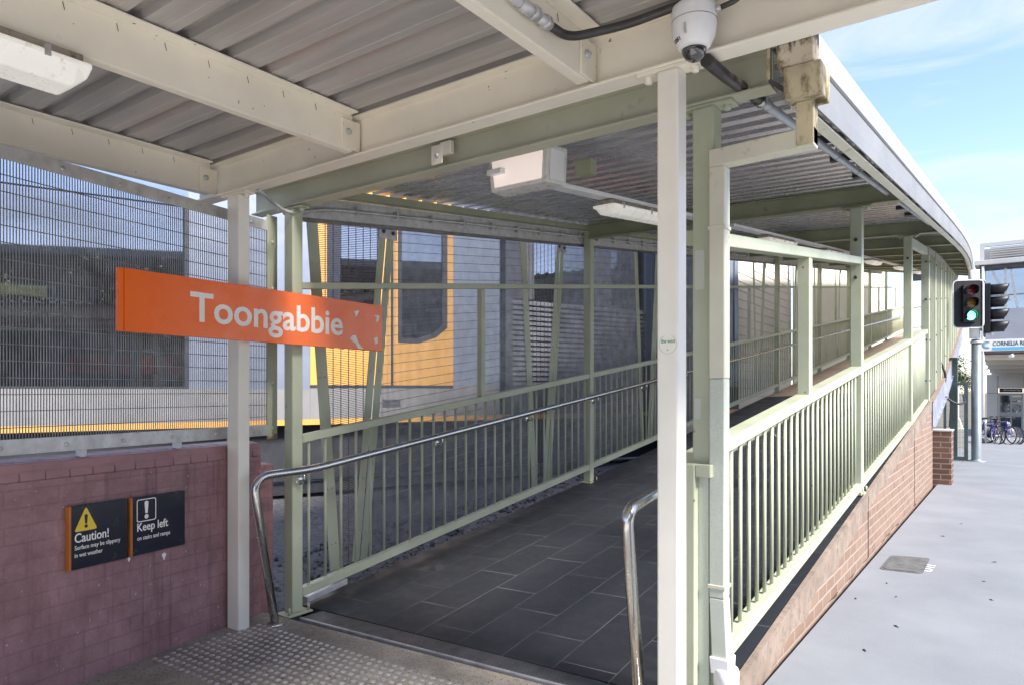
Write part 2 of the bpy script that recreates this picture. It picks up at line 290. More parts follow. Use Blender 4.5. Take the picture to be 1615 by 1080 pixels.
mt['decking'] = M('brown_ramp_board', (0.40, 0.305, 0.225), 0.7, 0, 0.12, 4, dirt=(0.10, 0.08, 0.07), dirt_amt=(0.6, 0.8), dirt_scale=3)  # brown tone stands for sunlight on the same dark tile

def agg_mat():
    m, n, l, b = new_mat('exposed_aggregate')
    P = pos_node(n, l)
    base = ramp(n, l, noise(n, l, P, 3.0, 6, 0.65), 0.32, 0.68, (0.19, 0.17, 0.145, 1), (0.40, 0.36, 0.30, 1))
    vo = n.new('ShaderNodeTexVoronoi'); vo.inputs['Scale'].default_value = 62; l.new(P, vo.inputs['Vector'])
    peb = ramp(n, l, vo.outputs['Distance'], 0.22, 0.36, (1, 1, 1, 1), (0, 0, 0, 1))
    wn = n.new('ShaderNodeSeparateColor'); l.new(vo.outputs['Color'], wn.inputs[0])
    pc = ramp(n, l, wn.outputs[0], 0.25, 0.9, (0.05, 0.045, 0.04, 1), (0.36, 0.29, 0.22, 1))
    c = mixc(n, l, mixc(n, l, 1.0, peb, (0.8, 0.8, 0.8), 'MULTIPLY'), base, pc)
    c = mixc(n, l, ramp(n, l, noise(n, l, P, 34, 5, 0.7), 0.62, 0.68), c, (0.03, 0.027, 0.025))
    c = mixc(n, l, ramp(n, l, noise(n, l, P, 1.8, 5), 0.5, 0.72, (0, 0, 0, 1), (0.55,) * 3 + (1,)), c, (0.09, 0.085, 0.08))
    l.new(c, b.inputs['Base Color']); b.inputs['Roughness'].default_value = 0.85
    bump(n, l, b, math_n(n, l, 'ADD', peb, noise(n, l, P, 120, 4)), 0.5, 0.004)
    return m
mt['aggregate'] = agg_mat()
def path_mat():
    m, n, l, b = new_mat('footpath_concrete')
    P = pos_node(n, l)
    g = n.new('ShaderNodeNewGeometry'); sp = n.new('ShaderNodeSeparateXYZ'); l.new(g.outputs['Position'], sp.inputs[0])
    base = ramp(n, l, noise(n, l, P, 1.3, 7, 0.62), 0.28, 0.72, (0.19, 0.203, 0.222, 1), (0.25, 0.264, 0.28, 1))
    # worn, speckled patches of dark grit
    patch = ramp(n, l, noise(n, l, P, 0.55, 6, 0.65), 0.36, 0.56)
    grit = ramp(n, l, noise(n, l, P, 95, 4, 0.8), 0.51, 0.60)
    c = mixc(n, l, mixc(n, l, 1.0, mixc(n, l, 1.0, patch, grit, 'MULTIPLY'), (0.75, 0.75, 0.75), 'MULTIPLY'), base, (0.16, 0.16, 0.17))
    c = mixc(n, l, mixc(n, l, 1.0, ramp(n, l, noise(n, l, P, 110, 2, 0.5), 0.63, 0.70), (0.5, 0.5, 0.5), 'MULTIPLY'), c, (0.22, 0.21, 0.21))
    fy = math_n(n, l, 'FRACT', math_n(n, l, 'DIVIDE', sp.outputs['Y'], 1.83))
    j = ramp(n, l, fy, 0.004, 0.009, (0.5,) * 3 + (1,), (0, 0, 0, 1))
    c = mixc(n, l, j, c, (0.2, 0.2, 0.2))
    c = mixc(n, l, ramp(n, l, noise(n, l, P, 7, 6, 0.7), 0.66, 0.8, (0, 0, 0, 1), (0.4,) * 3 + (1,)), c, (0.28, 0.26, 0.25))
    l.new(c, b.inputs['Base Color']); b.inputs['Roughness'].default_value = 0.85
    bump(n, l, b, noise(n, l, P, 140, 4), 0.25, 0.003)
    return m
mt['path'] = path_mat()
mt['forecourt_m'] = M('pale_forecourt_concrete', (0.50, 0.49, 0.47), 0.9, 0, 0.08, 2)  # pale so that the unseen road bounces light upwards
mt['pale_paving'] = M('pale_paving', (0.70, 0.68, 0.63), 0.85, 0, 0.06, 2)  # pale so that the unseen floor throws light onto the canopy underside

# ------------------------------------------------------------------ mesh helpers
def V3(p): return Vector(p)
class MB:
    def __init__(s): s.v = []; s.f = []; s.sm = []
    def add(s, vs, fs, smooth=False):
        o = len(s.v); s.v += [tuple(p) for p in vs]
        for f in fs: s.f.append(tuple(i + o for i in f)); s.sm.append(smooth)
        return s
    def hexa(s, p):      # p: bottom 4 (ccw from above), top 4
        return s.add(p, [(3, 2, 1, 0), (4, 5, 6, 7), (0, 1, 5, 4), (1, 2, 6, 5), (2, 3, 7, 6), (3, 0, 4, 7)])
    def box(s, x0, x1, y0, y1, z0, z1):
        return s.hexa([(x0, y0, z0), (x1, y0, z0), (x1, y1, z0), (x0, y1, z0), (x0, y0, z1), (x1, y0, z1), (x1, y1, z1), (x0, y1, z1)])
    def slope(s, xa0, xa1, ya, za0, za1, xb0, xb1, yb, zb0, zb1):   # box running along y with vertical ends
        return s.hexa([(xa0, ya, za0), (xa1, ya, za0), (xb1, yb, zb0), (xb0, yb, zb0), (xa0, ya, za1), (xa1, ya, za1), (xb1, yb, zb1), (xb0, yb, zb1)])
    def bar(s, p0, p1, w, h, up=(0, 0, 1)):
        p0, p1 = V3(p0), V3(p1); d = (p1 - p0).normalized(); u = V3(up); sd_ = d.cross(u)
        if sd_.length < 1e-5: sd_ = d.cross(V3((0, 1, 0)))
        sd_.normalize(); u = sd_.cross(d).normalized(); a, b_ = sd_ * w / 2, u * h / 2
        q = [p0 - a - b_, p0 + a - b_, p1 + a - b_, p1 - a - b_, p0 - a + b_, p0 + a + b_, p1 + a + b_, p1 - a + b_]
        return s.hexa(q)
    def tube(s, pts, r, n=12, caps=True, r2=None):
        pts = [V3(p) for p in pts]; N = len(pts); rings = []
        t0 = (pts[1] - pts[0]).normalized(); ref = V3((0, 0, 1)) if abs(t0.z) < 0.9 else V3((0, 1, 0))
        nrm = (ref - t0 * ref.dot(t0)).normalized()
        vs = []
        for i, p in enumerate(pts):
            t = (pts[min(i + 1, N - 1)] - pts[max(i - 1, 0)]).normalized()
            nrm = (nrm - t * nrm.dot(t)).normalized(); bn = t.cross(nrm)
            rr = r if r2 is None else r + (r2 - r) * i / (N - 1)
            for k in range(n):
                a = 2 * math.pi * k / n; vs.append(p + (nrm * math.cos(a) + bn * math.sin(a)) * rr)
        fs = [(i * n + k, i * n + (k + 1) % n, (i + 1) * n + (k + 1) % n, (i + 1) * n + k) for i in range(N - 1) for k in range(n)]
        s.add(vs, fs, True)
        if caps:
            o = len(s.v) - N * n
            s.f += [tuple(o + k for k in reversed(range(n))), tuple(o + (N - 1) * n + k for k in range(n))]; s.sm += [False, False]
        return s
    def lathe(s, c, prof, n=24, axis=(0, 0, 1)):
        c = V3(c); ax = V3(axis).normalized(); a = ax.orthogonal().normalized(); b_ = ax.cross(a)
        vs = [c + ax * z + (a * math.cos(2 * math.pi * k / n) + b_ * math.sin(2 * math.pi * k / n)) * r for r, z in prof for k in range(n)]
        fs = [(i * n + k, i * n + (k + 1) % n, (i + 1) * n + (k + 1) % n, (i + 1) * n + k) for i in range(len(prof) - 1) for k in range(n)]
        return s.add(vs, fs, True)
    def prism(s, poly, d):   # planar polygon of 3-D points, extruded by vector d
        n = len(poly); d = V3(d); a = [V3(p) for p in poly]; b_ = [p + d for p in a]
        return s.add(a + b_, [tuple(reversed(range(n))), tuple(range(n, 2 * n))] + [(i, (i + 1) % n, n + (i + 1) % n, n + i) for i in range(n)])
    def bolt(s, p, d, r=0.011, h=0.01):
        p, d = V3(p), V3(d).normalized(); return s.lathe(p, [(r, 0), (r, h * .6), (r * .6, h), (0.0005, h)], 8, d)
def fillet(pts, r, n=6):
    pts = [V3(p) for p in pts]; out = [pts[0]]
    for i in range(1, len(pts) - 1):
        a, b_, c = pts[i - 1], pts[i], pts[i + 1]; d1 = (a - b_).normalized(); d2 = (c - b_).normalized()
        rr = min(r, (a - b_).length * .49, (c - b_).length * .49); p1, p2 = b_ + d1 * rr, b_ + d2 * rr
        for k in range(n + 1):
            t = k / n; out.append(p1 * (1 - t) ** 2 + b_ * 2 * t * (1 - t) + p2 * t * t)
    out.append(pts[-1]); return out

def wpos(o):
    p = Vector((0, 0, 0))
    while o is not None: p += o.location; o = o.parent
    return p
def finish(me, mat, bevel, o):
    if mat: me.materials.append(mt[mat])
    if bevel:
        md = o.modifiers.new('bevel', 'BEVEL'); md.width = bevel; md.segments = 2; md.limit_method = 'ANGLE'; md.angle_limit = R(40); md.harden_normals = False
def obj(name, mb, mat, parent=None, bevel=0.0, base=None):
    org = wpos(parent) if parent is not None else (V3(base) if base is not None else None)
    if org is None:
        xs = [p[0] for p in mb.v]; ys = [p[1] for p in mb.v]; zs = [p[2] for p in mb.v]
        org = V3(((min(xs) + max(xs)) / 2, (min(ys) + max(ys)) / 2, min(zs)))
    me = bpy.data.meshes.new(name); me.from_pydata([(V3(p) - org)[:] for p in mb.v], [], mb.f)
    for p, q in zip(me.polygons, mb.sm): p.use_smooth = q
    me.update()
    o = bpy.data.objects.new(name, me); COL.objects.link(o)
    if parent is not None: o.parent = parent
    else: o.location = org
    finish(me, mat, bevel, o)
    bm = bmesh.new(); bm.from_mesh(me); bmesh.ops.recalc_face_normals(bm, faces=bm.faces); bm.to_mesh(me); bm.free()
    return o
def each(name, mb, mat, parent=None, bevel=0.0):
    # one object for every separate piece of the mesh
    par = list(range(len(mb.v)))
    def find(a):
        while par[a] != a: par[a] = par[par[a]]; a = par[a]
        return a
    for f in mb.f:
        r0 = find(f[0])
        for i in f[1:]: par[find(i)] = r0
    grp = {}
    for f, sm in zip(mb.f, mb.sm): grp.setdefault(find(f[0]), []).append((f, sm))
    out = []
    for fl in grp.values():
        m2 = MB(); idx = {}
        for f, sm in fl:
            for i in f:
                if i not in idx: idx[i] = len(m2.v); m2.v.append(mb.v[i])
            m2.f.append(tuple(idx[i] for i in f)); m2.sm.append(sm)
        out.append(obj(name, m2, mat, parent, bevel))
    return out
def tag(o, label, cat, group=None):
    o['label'] = label; o['category'] = cat
    if group: o['group'] = group
    return o
def thing(name, label, cat, loc=(0, 0, 0), group=None):
    o = bpy.data.objects.new(name, None); COL.objects.link(o); o.location = loc; o.empty_display_size = 0.1
    return tag(o, label, cat, group)
def struct(name, mb, mat, bevel=0.0):
    o = obj(name, mb, mat, bevel=bevel); o['kind'] = 'structure'; return o
def dup(o, loc, parent=None):
    c = o.copy(); COL.objects.link(c); c.location = loc
    if parent is not None: c.parent = parent
    return c
def text_mb(body, org, right, up, width, height, depth, bold=0.0, space=1.0):
    cu = bpy.data.curves.new('txt', 'FONT'); cu.body = body; cu.size = 1; cu.offset = bold; cu.extrude = 0.5; cu.space_character = space; cu.resolution_u = 4
    o = bpy.data.objects.new('txt', cu); COL.objects.link(o); dg = bpy.context.evaluated_depsgraph_get(); dg.update()
    me = bpy.data.meshes.new_from_object(o.evaluated_get(dg))
    xs = [v.co.x for v in me.vertices]; ys = [v.co.y for v in me.vertices]
    x0, x1, y0, y1 = min(xs), max(xs), min(ys), max(ys); r, u = V3(right).normalized(), V3(up).normalized(); nn = r.cross(u)
    mb = MB(); vs = [V3(org) + r * ((v.co.x - x0) / (x1 - x0) * width) + u * ((v.co.y - y0) / (y1 - y0) * height) + nn * (depth * (v.co.z + 0.5)) for v in me.vertices]
    mb.add(vs, [tuple(p.vertices) for p in me.polygons])
    COL.objects.unlink(o); bpy.data.objects.remove(o); bpy.data.curves.remove(cu); bpy.data.meshes.remove(me)
    return mb

# ------------------------------------------------------------------ shared geometry of the place
XL0, KL = -3.98, -0.012
def xl(y): return XL0 + KL * (y - 3.0)                 # left balustrade line
def bend(y): return -0.0025 * max(0.0, min(y, 18) - 10.0) ** 2 - 0.04 * max(0.0, y - 18)
XR = -1.145
def xr(y): return XR + bend(y)                         # right balustrade line (outer face)
def zfl(y): return 0.108 * (y - 3.0) if y < 7 else 0.432 + 0.124 * (y - 7)     # ramp floor, left edge
def zfr(y): return 0.06 + 0.128 * (y - 3.0)            # ramp floor, right edge
def ztl(y): return 1.20 + 0.1235 * (y - 3.03)          # left top rail, top
def zbl(y): return 0.095 + 0.1225 * (y - 3.03)         # left bottom rail, underside
def ztr(y): return 1.198 + 0.127 * (y - 3.39)          # right top rail, underside
def zbr(y): return 0.185 + 0.118 * (y - 3.43)          # right bottom rail, underside
def xf(y): return -0.65 + bend(y)                # roof fascia
def zrr(y): return 2.943 + 0.105 * (y - 3.0)           # roof at right fascia, top
def zrl(y): return 2.95 + 0.122 * (y - 3.0)            # roof at left
def zbeam(x, y):                                       # underside of roof beams
    a, b_ = zrl(y) - 0.205, zrr(y) - 0.20
    t = (x - xl(y)) / (xf(y) - xl(y)); return a + (b_ - a) * t
WP, WD = Vector((-3.9, 1.554, 0)), Vector((-0.1744, 0.9847, 0))    # station wall line and direction
WN = Vector((0.9847, 0.1744, 0))                                     # its outward normal
def wl(y, off=0.0, z=0.0):                             # point of the wall line at height of world y
    t = (y - WP.y) / WD.y; p = WP + WD * t + WN * off; return Vector((p.x, p.y, z))
def wlbox(mb, y0, y1, o0, o1, z0, z1):
    a, b_, c, d = wl(y0, o0), wl(y0, o1), wl(y1, o1), wl(y1, o0)
    mb.hexa([(p.x, p.y, z) for z in (z0, z1) for p in (a, b_, c, d)]); return mb

exec_order = None
# ================================================================== SETTING
struct('terrain', MB().box(-600, 600, -300, 900, -1.9, -1.55), 'terrain')
fp = MB()
prof = [(-9, 0.0), (13, 0.0), (60, -1.21)]
vs = [(x, y, z) for y, z in prof for x in (-1.05, 3.2)] + [(x, y, z - 0.3) for y, z in prof for x in (-1.05, 3.2)]
fp.add(vs, [(0, 1, 3, 2), (2, 3, 5, 4), (0, 2, 8, 6), (2, 4, 10, 8), (1, 7, 9, 3), (3, 9, 11, 5), (6, 8, 9, 7), (8, 10, 11, 9), (0, 6, 7, 1), (4, 5, 11, 10)])
# behind the ramp wall the same paving carries on under the raised part of the ramp
fp.hexa([(-3.9, 13.5, -0.3), (-1.06, 13.5, -0.3), (-1.06, 60, -1.5), (-3.9, 60, -1.5), (-3.9, 13.5, -0.013), (-1.06, 13.5, -0.013), (-1.06, 60, -1.213), (-3.9, 60, -1.213)])
struct('footpath', fp, 'path')
kb = MB().hexa([(3.2, -9, -.4), (3.36, -9, -.4), (3.36, 13, -.4), (3.2, 13, -.4), (3.2, -9, .003), (3.36, -9, .003), (3.36, 13, .003), (3.2, 13, .003)])
kb.hexa([(3.2, 13, -.4), (3.36, 13, -.4), (3.36, 60, -1.6), (3.2, 60, -1.6), (3.2, 13, .003), (3.36, 13, .003), (3.36, 60, -1.207), (3.2, 60, -1.207)])
struct('kerb', kb, 'concrete')
rd = MB().hexa([(3.36, -9, -.5), (11, -9, -.5), (11, 13, -.5), (3.36, 13, -.5), (3.36, -9, -.13), (11, -9, -.13), (11, 13, -.13), (3.36, 13, -.13)])
rd.hexa([(3.36, 13, -.5), (11, 13, -.5), (11, 60, -1.7), (3.36, 60, -1.7), (3.36, 13, -.13), (11, 13, -.13), (11, 60, -1.34), (3.36, 60, -1.34)])
struct('forecourt', rd, 'forecourt_m')  # out of view, surfaced pale to bounce light under the canopy
def zst(x): return max(0.0, 0.017 * (x + 4.0))
sf = MB().hexa([(-5.2, -9, -.3), (-1.055, -9, -.3), (-1.055, 2.93, -.3), (-5.2, 2.80, -.3), (-5.2, -9, -.02), (-1.055, -9, zst(-1.055)), (-1.055, 2.93, zst(-1.055)), (-5.2, 2.80, -.02)])
struct('station_floor', sf, 'aggregate')
cf = MB().hexa([(-5.2, -9, -.02), (1.05, -9, -.02), (1.05, 1.25, -.02), (-5.2, 1.25, -.02), (-5.2, -9, .004), (1.05, -9, .09), (1.05, 1.25, .09), (-5.2, 1.25, .004)])
struct('concourse_floor', cf, 'pale_paving')  # added behind the view as a pale bounce surface for the canopy
# ramp deck: one slab for the tiled lower part, one for the upper part coloured as sunlit tile
def deck(y0, y1, n, th):
    mb = MB(); ys = [y0 + (y1 - y0) * i / n for i in range(n + 1)]; vs = []
    for y in ys:
        a, b_ = xl(y) - 0.06, (xr(y) + 0.055 if y > 13 else -1.083 - 0.004 * (y - 3.5))
        vs += [(a, y, zfl(y)), (b_, y, zfr(y)), (b_, y, zfr(y) - th), (a, y, zfl(y) - th)]
    fs = [(i * 4 + k, (i + 1) * 4 + k, (i + 1) * 4 + (k + 1) % 4, i * 4 + (k + 1) % 4) for i in range(n) for k in range(4)] + [(0, 1, 2, 3), (n * 4 + 3, n * 4 + 2, n * 4 + 1, n * 4)]
    return mb.add(vs, fs)
struct('ramp_floor', deck(3.07, 14.5, 24, 0.1), 'tile')
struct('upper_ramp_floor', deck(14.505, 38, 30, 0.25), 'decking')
# track bed on the railway side
tb = MB(); nx, ny = 46, 80; vs = []
for j in range(ny + 1):
    for i in range(nx + 1):
        y = -8 + 26.0 * j / ny; x = -4.06 - 7.5 * i / nx
        base = -0.04 + max(0.0, min(0.5, 0.105 * (y - 3.0))) * max(0.0, 1 - (abs(x) - 4.06) / 3.0)
        if y < 3.05 and x > -4.6: base = -0.25
        vs.append((x, y, base + random.uniform(-.012, .012)))
tb.add(vs, [(j * (nx + 1) + i, j * (nx + 1) + i + 1, (j + 1) * (nx + 1) + i + 1, (j + 1) * (nx + 1) + i) for j in range(ny) for i in range(nx)])
struct('track_bed', tb, 'ballast')
st = MB()
for k in range(900):      # loose ballast along the ramp edge
    y = random.uniform(3.2, 9.0); x = xl(y) - 0.05 - random.random() ** 1.5 * 1.3
    z = -0.04 + max(0, min(.5, .105 * (y - 3))) * max(0, 1 - (abs(x) - 4.06) / 3)
    r = random.uniform(.012, .030); c = V3((x, y, z + r * .3)); q = Matrix.Rotation(random.uniform(0, 6), 3, V3((random.random(), random.random(), random.random() + .1)).normalized())
    pts = [c + q @ V3(p) * r * random.uniform(.75, 1.2) for p in ((1, 0, 0), (0, 1.2, 0), (-1, 0, 0), (0, -1, 0), (0, 0, .8), (0, 0, -.7))]
    st.add(pts, [(0, 1, 4), (1, 2, 4), (2, 3, 4), (3, 0, 4), (1, 0, 5), (2, 1, 5), (3, 2, 5), (0, 3, 5)])
o = obj('loose_ballast', st, 'ballast'); o['kind'] = 'stuff'; o['label'] = 'loose grey track stones along the ramp edge'; o['category'] = 'gravel'

# ================================================================== RAMP WALL AND PIER
rw = thing('ramp_wall', 'pale red brick wall under the ramp rising beside the footpath', 'wall', (-1.09, 3.0, 0))
def xw(y): return -1.08 - 0.004 * (y - 3.5)
def wtop(y): return zfr(y) - 0.004
ys = [2.95 + i * (13.02 - 2.95) / 30 for i in range(31)]
mb = MB()
for a, b_ in zip(ys[:-1], ys[1:]):
    mb.hexa([(xw(a) - .2, a, -.1), (xw(a), a, -.1), (xw(b_), b_, -.1), (xw(b_) - .2, b_, -.1), (xw(a) - .2, a, wtop(a) - .112), (xw(a), a, wtop(a) - .112), (xw(b_), b_, wtop(b_) - .112), (xw(b_) - .2, b_, wtop(b_) - .112)])
obj('brickwork', mb, 'brick', rw)
mb = MB(); low = {}
for k, y in enumerate(ys): low[k] = wtop(y) - 0.125 - 0.09 * abs(math.sin(k * 1.7 + math.sin(k * .9))) * (0.5 + 0.5 * math.sin(k * .31))
for k in range(30):
    a, b_ = ys[k], ys[k + 1]
    mb.hexa([(xw(a) - .03, a, low[k]), (xw(a) + .003, a, low[k]), (xw(b_) + .003, b_, low[k + 1]), (xw(b_) - .03, b_, low[k + 1]), (xw(a) - .03, a, wtop(a) + .012), (xw(a) + .003, a, wtop(a) + .012), (xw(b_) + .003, b_, wtop(b_) + .012), (xw(b_) - .03, b_, wtop(b_) + .012)])
obj('render_band', mb, 'render', rw)
mb = MB()
for y in (6.93, 10.5): mb.box(xw(y) - .01, xw(y) + .0045, y, y + .012, 0, wtop(y))
each('movement_joint', mb, 'black', rw)
mb = MB()
for a, b_ in zip(ys[1:-1], ys[2:]):
    if random.random() < .35:
        q = random.uniform(.008, .02); mb.add([(xw(a) + .002, a, .003), (xw(a) + q, (a + b_) / 2, .004), (xw(b_) + .002, b_, .003), (xw(a) + .002, (a + b_) / 2, q * .5)], [(0, 1, 3), (1, 2, 3), (0, 2, 1)])
obj('grime', mb, 'litter', rw)
pr = thing('brick_pier', 'short dark brown brick pier at the end of the ramp wall', 'pier', (-.98, 13.1, 0))
obj('brickwork', MB().box(-1.135, -.862, 13.03, 13.45, -.05, .845), 'brick_pier', pr, .004)
obj('capping', MB().box(-1.14, -.85, 13.02, 13.46, .846, .87), 'concrete', pr, .004)

# ================================================================== STATION SIDE WALL, FENCE
pw = thing('station_wall', 'purple painted brick wall below the grey mesh fence', 'wall', tuple(wl(1.5)))
mb = wlbox(MB(), -4, 2.80, -.24, 0, -.3, 1.06); obj('brickwork', mb, 'purple', pw)
mb = MB(); N = 10
prof = [(-.24, 1.061), (.004, 1.061)] + [(.004 - .075 * (1 - math.cos(math.pi / 2 * k / N)), 1.075 + .082 * math.sin(math.pi / 2 * k / N)) for k in range(N + 1)] + [(-.24, 1.157)]
yy = -4.0
while yy < 2.78:      # bullnose coping bricks
    y1 = min(yy + .118, 2.80); a = [wl(yy + .0014, f, z) for f, z in prof]; b_ = [wl(y1 - .0014, f, z) for f, z in prof]; n = len(a)
    mb.add(a + b_, [tuple(range(n)), tuple(reversed(range(n, 2 * n)))] + [(i, (i + 1) % n, n + (i + 1) % n, n + i) for i in range(n)]); yy = y1
wlbox(mb, -4, 2.795, -.2, -.004, 1.062, 1.15)
obj('bullnose_coping', mb, 'purple_cap', pw, .006)
obj('end_return', wlbox(MB(), 2.803, 2.93, -.2, -.012, -.3, 1.0), 'purple', pw, .02)
fe = thing('mesh_fence', 'grey fine wire security mesh fence above the purple wall', 'fence', tuple(wl(1.5, -.03, 1.16)))
def wires(quad, place, pv, ph, th, z_slope=None):
    """woven wire panel. quad=(yb0,yb1,yt0,yt1, zb(y), zt(y)); place(y,z,off)->point."""
    yb0, yb1, yt0, yt1, zb, zt = quad; mb = MB(); h = th / 2
    y = min(yb0, yt0) + pv / 2
    while y < max(yb1, yt1):
        t0, t1 = 0.0, 1.0
        for (b0, t_, sgn) in ((yb0, yt0, 1), (yb1, yt1, -1)):
            # need sgn*(y - lerp(b0,t_,t)) >= 0
            d0, d1 = sgn * (y - b0), sgn * (y - t_)
            if d0 < 0 and d1 < 0: t0, t1 = 1, 0; break
            if d0 < 0: t0 = max(t0, d0 / (d0 - d1))
            elif d1 < 0: t1 = min(t1, d0 / (d0 - d1))
        if t1 - t0 > .01:
            za, zc = zb(y) + (zt(y) - zb(y)) * t0, zb(y) + (zt(y) - zb(y)) * t1
            mb.hexa([place(y - h, za, 0), place(y + h, za, 0), place(y + h, za, -th), place(y - h, za, -th), place(y - h, zc, 0), place(y + h, zc, 0), place(y + h, zc, -th), place(y - h, zc, -th)])
        y += pv
    n = int((zt(yb0) - zb(yb0)) / ph)
    for k in range(n):
        t = (k + .5) / n; ya, yc = yb0 + (yt0 - yb0) * t, yb1 + (yt1 - yb1) * t
        za, zc = zb(ya) + (zt(ya) - zb(ya)) * t, zb(yc) + (zt(yc) - zb(yc)) * t
        o1, o2 = th * .9, th * -.1
        mb.hexa([place(ya, za - h, o1), place(ya, za - h, o2), place(yc, zc - h, o2), place(yc, zc - h, o1), place(ya, za + h, o1), place(ya, za + h, o2), place(yc, zc + h, o2), place(yc, zc + h, o1)])
    return mb
obj('wire_mesh', wires((-.6, 2.90, -.6, 2.90, lambda y: 1.2, lambda y: 2.64), lambda y, z, o: wl(y, -.05 + o, z), .0139, .0765, .0041), 'wire', fe)
obj('top_bar', wlbox(MB(), -.6, 2.9, -.045, -.035, 2.592, 2.662), 'galv', fe, .002)
obj('bottom_bar', wlbox(MB(), -.6, 2.9, -.045, -.035, 1.19, 1.266), 'galv', fe, .002)
mb = MB()
for k in range(11):
    y = -.3 + .305 * k; mb.bolt(wl(y, -.035, 2.622), WN, .012, .008); mb.bolt(wl(y + .02, -.035, 1.225), WN, .012, .008)
each('bar_bolt', mb, 'galv', fe)
mb = wlbox(MB(), 2.893, 2.985, -.045, -.037, 1.165, 2.705); wlbox(mb, 2.978, 2.986, -.12, -.045, 1.165, 2.705)
obj('edge_angle', mb, 'foot_rust', fe, .002)
mb = MB()
for z in (1.24, 1.55, 1.86, 2.2, 2.52): mb.bolt(wl(2.94, -.037, z), WN, .012, .008)
each('angle_bolt', mb, 'green', fe)
mb = MB()
for y in (.95, 1.63, 2.2, 2.6): wlbox(mb, y, y + .03, -.09, -.046, 1.1, 1.2)
each('fixing_leg', mb, 'galv', fe)
# small signs
def wall_sign(name, y0, y1, z0, z1, label):
    t = thing(name, label, 'sign', tuple(wl((y0 + y1) / 2, .01, z0)))
    obj('panel', wlbox(MB(), y0, y1, .002, .03, z0, z1), 'navy', t, .002)
    obj('edge_trim', wlbox(MB(), y0 - .0125, y0 - .0005, .002, .034, z0 - .002, z1 + .002), 'sign_edge', t, .002)
    return t
s1 = wall_sign('caution_sign', 1.533, 1.834, .59, .913, 'navy caution sign with a yellow warning triangle on the purple wall')
def wtext(name, parent, body, y, z, w, h, mat='lettering', bold=.0):
    return obj(name, text_mb(body, wl(y, .0305, z), WD, (0, 0, 1), w, h, .0012, bold), mat, parent)
wtext('heading', s1, 'Caution!', 1.551, .725, .180, .048, bold=.012)
wtext('small_text', s1, 'Surface may be slippery', 1.551, .682, .245, .029, bold=.005)
wtext('small_text', s1, 'in wet weather', 1.551, .651, .146, .022, bold=.005)
def wpoly(pts, depth=.0012, off=.0305): return MB().prism([wl(y, off, z) for y, z in pts], WN * depth)
def round_poly(pts, r):
    p = fillet([V3((a, b_, 0)) for a, b_ in pts + [pts[0], pts[1]]], r, 5); return [(q.x, q.y) for q in p[1:-1]]
obj('warning_triangle', wpoly(round_poly([(1.548, .781), (1.668, .781), (1.608, .905)], .016)), 'yellow', s1)
def exclaim(cy, z0, s, mat, parent, off):
    mb = MB().prism([wl(y, off, z) for y, z in [(cy - .005 * s, z0 + .022 * s), (cy + .005 * s, z0 + .022 * s), (cy + .0085 * s, z0 + .066 * s), (cy + .004 * s, z0 + .071 * s), (cy - .004 * s, z0 + .071 * s), (cy - .0085 * s, z0 + .066 * s)]], WN * .0012)
    mb.prism([wl(cy + .009 * s * math.cos(a), off, z0 + .009 * s + .009 * s * math.sin(a)) for a in [k * math.pi / 8 for k in range(16)]], WN * .0012)
    obj('exclamation_mark', mb, mat, parent)
exclaim(1.608, .795, .98, 'black', s1, .0318)
s2 = wall_sign('keep_left_sign', 1.862, 2.192, .592, .909, 'navy keep left sign with a boxed exclamation mark on the purple wall')
def frame_poly(y0, y1, z0, z1, w):
    o_, i_ = round_poly([(y0, z0), (y1, z0), (y1, z1), (y0, z1)], .014), round_poly([(y0 + w, z0 + w), (y1 - w, z0 + w), (y1 - w, z1 - w), (y0 + w, z1 - w)], .011); mb = MB(); n = len(o_)
    for k in range(n):
        q = [o_[k], o_[(k + 1) % n], i_[(k + 1) % n], i_[k]]; mb.prism([wl(a, .0305, b_) for a, b_ in q], WN * .0012)
    return mb
obj('outline_box', frame_poly(1.887, 2.004, .772, .897, .0045), 'lettering', s2)
exclaim(1.945, .786, 1.38, 'lettering', s2, .0305)
wtext('heading', s2, 'Keep left', 1.890, .706, .192, .061, bold=.012)
wtext('small_text', s2, 'on stairs and ramps', 1.890, .664, .205, .031, bold=.005)
# chipped paint and small marks are in the wall material; two pale chips below the sign stand proud
for (y, z, s_, lab) in ((2.075, .545, .016, 'pale paint chip on the purple wall below the keep left sign'), (1.862, .573, .010, 'small pale chip on the purple wall between the two navy signs')):
    mb = MB().prism([wl(y + s_ * math.cos(a) * (.7 + .4 * math.sin(3 * a)), .001, z + s_ * 1.3 * math.sin(a)) for a in [k * math.pi / 5 for k in range(10)]], WN * .002)
    tag(obj('paint_chip', mb, 'lettering'), lab, 'paint chip')

